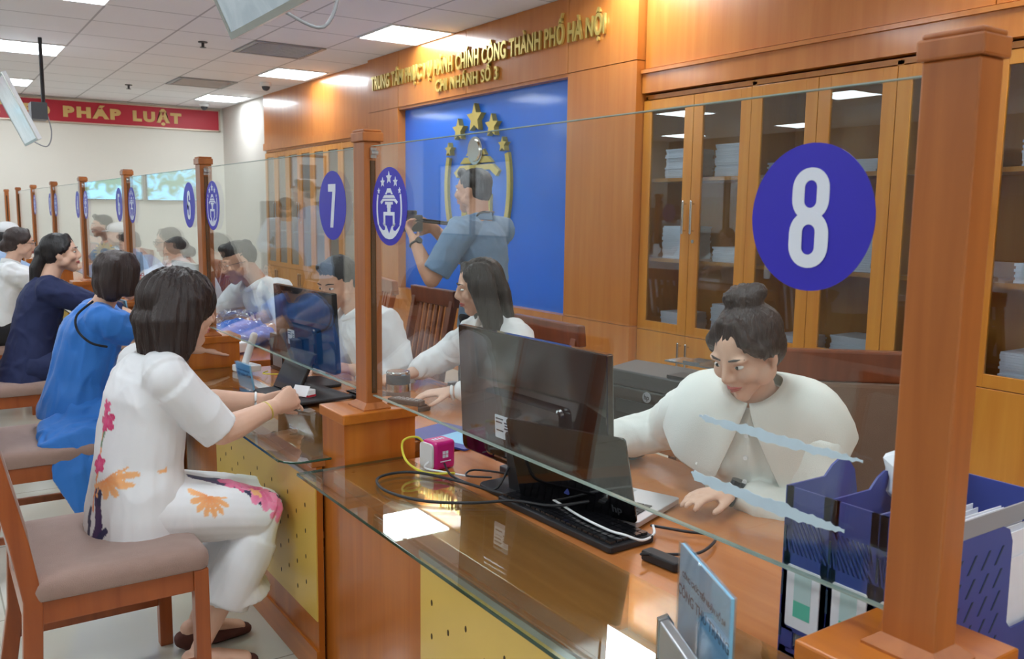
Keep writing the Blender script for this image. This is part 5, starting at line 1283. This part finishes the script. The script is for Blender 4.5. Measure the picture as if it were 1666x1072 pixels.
tag(o, 'small white identity card held in both hands of the woman in the floral outfit', 'card')
# woman in the blue dress
r, J = person('woman with a short brown bob and glasses in a bright blue dress', (.53, 4.27, 0), 0, dict(
    s=.935, vox=.0075, lean=.20, bend=.14, neck=.48, hyaw=.12, hpitch=.10, hair='bob', hairm='hair_brown', glasses=MT['red'], pelvis=.60, wide=1.15, deep=1.15, arm=1.05,
    wristR=(.56, -.06, .83), wristL=(.58, .14, .83), elbowR=(0, -.5, -1), handR=((.9, .3, .0), (0, 0, -1)),
    kneeR=(.36, -.20, .54), kneeL=(.38, .04, .54), ankleR=(.05, -.30, .10), ankleL=(.16, -.06, .10), shoes='brownshoe',
    clothes=[dict(kind='top', name='blouse', mat='bluedress', sleeve=.28, t=.022, low=.05, waist=.122, bust=.9, puff=1.15, wr=.007, wscale=(9, 12, 3), sm=5),
             dict(kind='skirt', name='long_skirt', mat='bluedress', len=.94, hem=.20, hemd=.15, t=.028, wr=.006, seed=3, sm=6, wscale=(9, 14, 2.5), extra=[([(0, -.14, .56), (.0, -.26, .52), (.03, -.325, .42), (.07, -.34, .26), (.12, -.34, .13)], [(.17, .07), (.18, .06), (.165, .035), (.13, .04), (.11, .05)], (1, 0, 0))])]))
g = G(); g.tube([J['SR']+Vector((-.03, .04, .085)), J['SR']+Vector((-.095, .03, .03)), J['SR']+Vector((-.10, .0, -.03)), J['SR']+Vector((-.06, -.05, -.08)), J['SR']+Vector((-.0, -.07, -.10))], .005); part('bag_strap', g, 'blackcloth', r, smooth=True)
# woman in the navy jacket
r, J = person('woman with a long black ponytail in a navy blue jacket', (.48, 5.70, 0), 0, dict(
    s=.98, vox=.0075, lean=.22, bend=.08, neck=.40, hyaw=-.28, hpitch=-.05, hair='pony', pelvis=.60, arm=1.05, wide=1.05,
    wristR=(.60, -.10, .84), wristL=(.62, .14, .83), elbowR=(-.2, -.5, -1), handR=((.8, .5, .0), (0, 0, -1)), shoes='blackshoe',
    kneeR=(.42, -.10, .53), kneeL=(.42, .10, .53), ankleR=(.40, -.11, .10), ankleL=(.42, .12, .10),
    clothes=[dict(kind='jacket', name='jacket', mat='navy', sleeve=.78, t=.024, low=.16, hemw=1.2, waist=.128, bust=.9, wr=.005, sm=5),
             dict(kind='skirt', name='skirt', mat='navy', len=.6, hem=.18, t=.02, wr=.003)]))
# woman in the white blouse
r, J = person('woman with glasses, tied black hair and a white blouse near the left edge', (.44, 7.25, 0), 0, dict(
    s=.97, vox=.009, lean=.14, bend=.12, neck=.36, hyaw=-.05, hpitch=.12, hair='lowbun', hairm='hair_brown', glasses=MT['black'], arm=1.05, pelvis=.60,
    wristR=(.60, -.08, .83), wristL=(.60, .16, .83), elbowR=(-.1, -.5, -1), shoes='blackshoe', collar='whitecloth',
    clothes=[dict(kind='top', name='blouse', mat='whitecloth', sleeve=.62, t=.022, low=.06, bust=.9, puff=1.1, wr=.006), dict(kind='skirt', name='skirt', mat='blackcloth', len=.35, hem=.16, t=.016, wr=0)]))
r, J = person('person in a white cap farther along the customers\' side', (.45, 9.0, 0), 0, dict(
    s=1.0, vox=.010, lean=.18, hair='cap', cap='whitecloth', hyaw=.2, pelvis=.60, wristR=(.58, -.1, .83), wristL=(.58, .16, .83), shoes='blackshoe',
    clothes=[dict(kind='top', name='shirt', mat='paleblue', sleeve=.9, t=.02, low=.1), dict(kind='trousers', name='trousers', mat='blackcloth', t=.012, wr=0)]))
r, J = person('black-haired person farthest along the customers\' side', (.36, 10.6, 0), 0, dict(
    s=1.06, vox=.011, lean=.12, hair='short', man=True, pelvis=.60, wristR=(.55, -.1, .83), wristL=(.55, .16, .83), shoes='blackshoe',
    clothes=[dict(kind='top', name='shirt', mat='greyblue', sleeve=.4, t=.02, low=.1), dict(kind='trousers', name='trousers', mat='blackcloth', t=.012, wr=0)]))
# ---- clerks (facing the customers: -X)
r, J = person('clerk with dark hair in a top bun and a wide-collared cream blouse at counter 8', (1.95, 1.61, 0), PI+.50, dict(
    s=1.0, vox=.0055, lean=.26, bend=.18, neck=.62, hyaw=-.42, hpitch=.50, hair='bun', hairm='hair_brown', pelvis=.56, wide=1.08, deep=1.0, arm=1.0, skin='skin', twist=0,
    wristR=(.05, -.52, .79), elbowR=(-.6, -.3, -.3), handR=((.9, -.15, -.03), (0, 0, -1), (.2, .25, .3, .35)),
    wristL=(.255, -.035, .785), elbowL=(-.25, .9, -.2), handL=((.86, -.50, .10), (0, .05, -1), (.30, .22, .28, .38), (.5, .45)), shoes='blackshoe',
    clothes=[dict(kind='top', name='blouse', mat='creamcloth', sleeve=.97, t=.020, low=.14, bust=1.0, puff=1.14, cuff=True, wr=.005, sm=4, wscale=(9, 9, 4)), dict(kind='trousers', name='trousers', mat='blackcloth', t=.012, wr=0, vox=.01)]))
# wide collar of the blouse
g = G(); NBv, Cv = J['NB'], J['Ch']; n = 56; vs = []; fs = []
ax = (NBv-Cv).normalized(); fwd = Vector((ax.z, 0, -ax.x)); yd = Vector((0, 1, 0)); m = 9
for lay in (0, 1):
    for j in range(m):
        t = j/(m-1)
        for k in range(n):
            op = .03+.34*t; th = op+(2*PI-2*op)*k/(n-1); fr = math.cos(th); sd = math.sin(th)
            lat = .072+.185*t; fro = (.074+.098*t-.012*t*t) if fr > 0 else (.064+.085*t)
            hs_ = .050-.002*t-.15*t**4; hf = .026-.10*t-.14*t*t; hb = .034-.02*t-.13*t*t; w = fr*fr; hgt = hs_*(1-w)+(hf if fr > 0 else hb)*w
            wav = .007*t*t*math.sin(6*th+1.3)+.004*t*t*math.sin(13*th)
            vs.append(NBv+yd*sd*(lat+wav*.5)+fwd*(fr*(fro+wav))+ax*(hgt-(.0 if lay == 0 else .005)))
for lay in (0, 1):
    for i in range(m-1):
        for k in range(n-1):
            q = (lay*m*n+i*n+k, lay*m*n+i*n+k+1, lay*m*n+(i+1)*n+k+1, lay*m*n+(i+1)*n+k); fs.append(q if lay == 0 else q[::-1])
for k in range(n-1):
    fs.append(((m-1)*n+k, (m-1)*n+k+1, (2*m-1)*n+k+1, (2*m-1)*n+k)); fs.append((k, m*n+k, m*n+k+1, k+1))
for i in range(m-1):
    fs.append((i*n, (i+1)*n, m*n+(i+1)*n, m*n+i*n)); fs.append((i*n+n-1, (i+1)*n+n-1, m*n+(i+1)*n+n-1, m*n+i*n+n-1))
g.add(vs, fs); part('wide_collar', g, 'creamcloth', r, smooth=True)
for q in (.05, .10, .155):
    c = NBv+fwd*(.082+q*.50)+ax*(.0-q*1.05); bg = G(); bg.loft([c, c+(fwd+ax*.4).normalized()*.008], [.006, .0055], seg=12, cap='flat'); part('button', bg, 'white', r)
watch(r, J, 'L', 'blackcloth', 'black', f=.95)
r, J = person('clerk with long black hair, white shirt and pale wristwatch at counter 7', (2.12, 3.08, 0), PI-.05, dict(
    s=.99, vox=.007, lean=.20, bend=.12, neck=.42, hyaw=-.35, hpitch=.22, hair='long', pelvis=.56, wide=1.05,
    wristR=(.40, -.26, .80), elbowR=(-.2, -.9, -.4), handR=((.95, -.1, -.05), (0, 0, -1)),
    wristL=(.42, .16, .80), elbowL=(-.2, .9, -.4), handL=((.95, -.2, -.03), (0, 0, -1)), collar='whitecloth', shoes='blackshoe',
    clothes=[dict(kind='top', name='shirt', mat='whitecloth', sleeve=.96, t=.02, low=.10, bust=.95, puff=1.12, cuff=True, wr=.006), dict(kind='trousers', name='trousers', mat='blackcloth', t=.012, wr=0, vox=.011)]))
watch(r, J, 'L', 'white', 'black', f=.96)
r, J = person('clerk in a white shirt bending over the desk behind the 7 sticker', (1.84, 3.76, 0), PI+.1, dict(
    s=1.0, man=True, vox=.0085, lean=.26, bend=.18, neck=.65, hyaw=.3, hpitch=.35, hair='short', pelvis=.57, skin='skin_tan',
    wristR=(.34, -.10, .80), elbowR=(-.5, -.5, -.8), wristL=(.30, .16, .80), elbowL=(-.5, .4, -.8), collar='whitecloth', shoes='blackshoe',
    clothes=[dict(kind='top', name='shirt', mat='whitecloth', sleeve=.96, t=.022, low=.12, wr=.006), dict(kind='trousers', name='trousers', mat='blackcloth', t=.014, wr=0, vox=.012)]))
r, J = person('young man in a white shirt with a blue lanyard and glasses behind counter 6', (1.88, 5.28, 0), PI+.25, dict(
    s=1.05, man=True, vox=.0075, lean=.30, bend=.20, neck=.72, hyaw=-.25, hpitch=.30, hair='crop', glasses=MT['black'], pelvis=.57, skin='skin_tan',
    wristR=(.40, -.20, .82), elbowR=(-.2, -.9, -.4), wristL=(.40, .18, .82), elbowL=(-.2, .9, -.4), collar='whitecloth', lany=True, shoes='blackshoe',
    clothes=[dict(kind='top', name='shirt', mat='whitecloth', sleeve=.5, t=.024, low=.12, wr=.006), dict(kind='trousers', name='trousers', mat='blackcloth', t=.014, wr=0, vox=.012)]))
for i, (y, c, h, lb) in enumerate(((7.1, 'whitecloth', 'lowbun', 'dark-haired clerk bending behind counter 5'), (8.9, 'paleblue', 'short', 'clerk in a pale blue shirt behind counter 4'), (10.7, 'whitecloth', 'short', 'clerk in white behind counter 3'))):
    person(lb, (1.95, y, 0), PI, dict(s=1.0, vox=.011, lean=.30, neck=.7, hpitch=.4, hair=h, pelvis=.56, wristR=(.4, -.2, .8), wristL=(.4, .2, .8), shoes='blackshoe',
        clothes=[dict(kind='top', name='shirt', mat=c, sleeve=.9, t=.02, low=.1), dict(kind='trousers', name='trousers', mat='blackcloth', t=.012, wr=0)]))
    if i: slat_chair(2.1, y, PI, 'wooden slat chair under the clerk at counter'+' second from the sunflower farther away'*(i==1)+' at the far end'*(i==2), wd='chairwood', h=.96)
# ---- standing photographer
rz = math.atan2(.93, -.36)
r, J = person('standing man in a grey-blue polo shirt photographing before the blue backdrop', (2.60, 4.13, 0), rz, dict(
    s=1.03, man=True, vox=.0075, stand=True, lean=.04, bend=.08, neck=.25, hyaw=.22, hpitch=.05, hair='short', skin='skin_tan', arm=1.05,
    wristR=(.38, .0, 1.40), elbowR=(0, -.6, -1), handR=((.8, .3, .3), (0, 1, 0), (.7, .8, .9, 1.0)),
    wristL=(.30, .26, 1.34), elbowL=(.1, .3, -1), handL=((.7, -.3, .6), (0, -.6, .8), (.7, .8, .9, 1.0)), collar='greyblue', shoes='blackshoe',
    clothes=[dict(kind='top', name='polo_shirt', mat='greyblue', sleeve=.42, t=.022, low=.16, wr=.005), dict(kind='trousers', name='trousers', mat='blackcloth', t=.014, len=1.0, wr=.003, vox=.011)]))
watch(r, J, 'L', 'matte_black', 'matte_black', f=.9, r=.033)
Mp = Matrix.Translation((2.60, 4.13, 0)) @ Matrix.Rotation(rz, 4, 'Z')
c0 = (J['wr']['R']+J['wr']['L'])/2+Vector((.10, -.0, .06))
t = thing('photo_camera', Mp @ c0, rz, 'black camera with a lens held up by the standing man', 'camera')
part('camera_body', G().box(-.035, .035, -.07, .07, -.05, .045), 'matte_black', t, bevel=.008); g = G(); g.cyl((.035, 0, -.005), .035, .10, 'X'); part('lens', g, 'black', t, bevel=.003)
part('viewfinder', G().box(-.03, .03, -.025, .025, .045, .07), 'matte_black', t, bevel=.006)
g = G(); nb = J['NB']-c0
g.tube([Vector((-.02, .07, .02)), nb+Vector((.06, .08, -.02)), nb+Vector((-.04, .06, .045)), nb+Vector((-.065, 0, .05)), nb+Vector((-.04, -.06, .045)), nb+Vector((.06, -.07, -.02)), Vector((-.02, -.07, .02))], .006); part('strap', g, 'black', t, smooth=True)
# ---- two men standing in the waiting area, mirrored in the glass screens
r, J = person('standing man in a pale striped shirt, dark cap and mask in the waiting area', (-1.43, 10.3, 0), -1.21, dict(
    s=.98, man=True, vox=.010, stand=True, lean=.08, neck=.5, hpitch=.4, hair='short', cap='blackcloth', mask=True, skin='skin_tan', wristR=(.30, -.10, 1.02), wristL=(.30, .14, 1.02), shoes='blackshoe',
    clothes=[dict(kind='top', name='shirt', mat='stripe', sleeve=.9, t=.024, low=.12), dict(kind='trousers', name='trousers', mat='blackcloth', t=.014, wr=0)]))
r, J = person('standing man in a pale blue shirt with short hair in the waiting area', (-.98, 8.2, 0), .58, dict(
    s=1.06, man=True, vox=.010, stand=True, lean=.02, hair='short', skin='skin', wristR=(.12, -.24, .85), wristL=(.12, .24, .85), shoes='blackshoe', collar='paleblue',
    clothes=[dict(kind='top', name='shirt', mat='paleblue', sleeve=.9, t=.024, low=.12), dict(kind='trousers', name='trousers', mat='blackcloth', t=.014, wr=0)]))
g = G(); g.box(-.5, .5, -.25, .25, 0, 1.6); o = part('dark_cupboard', g, 'dkgrey', None, bevel=.01); o.location = (-2.15, 11.7, 0); tag(o, 'tall dark grey cupboard standing in the waiting area', 'cupboard')
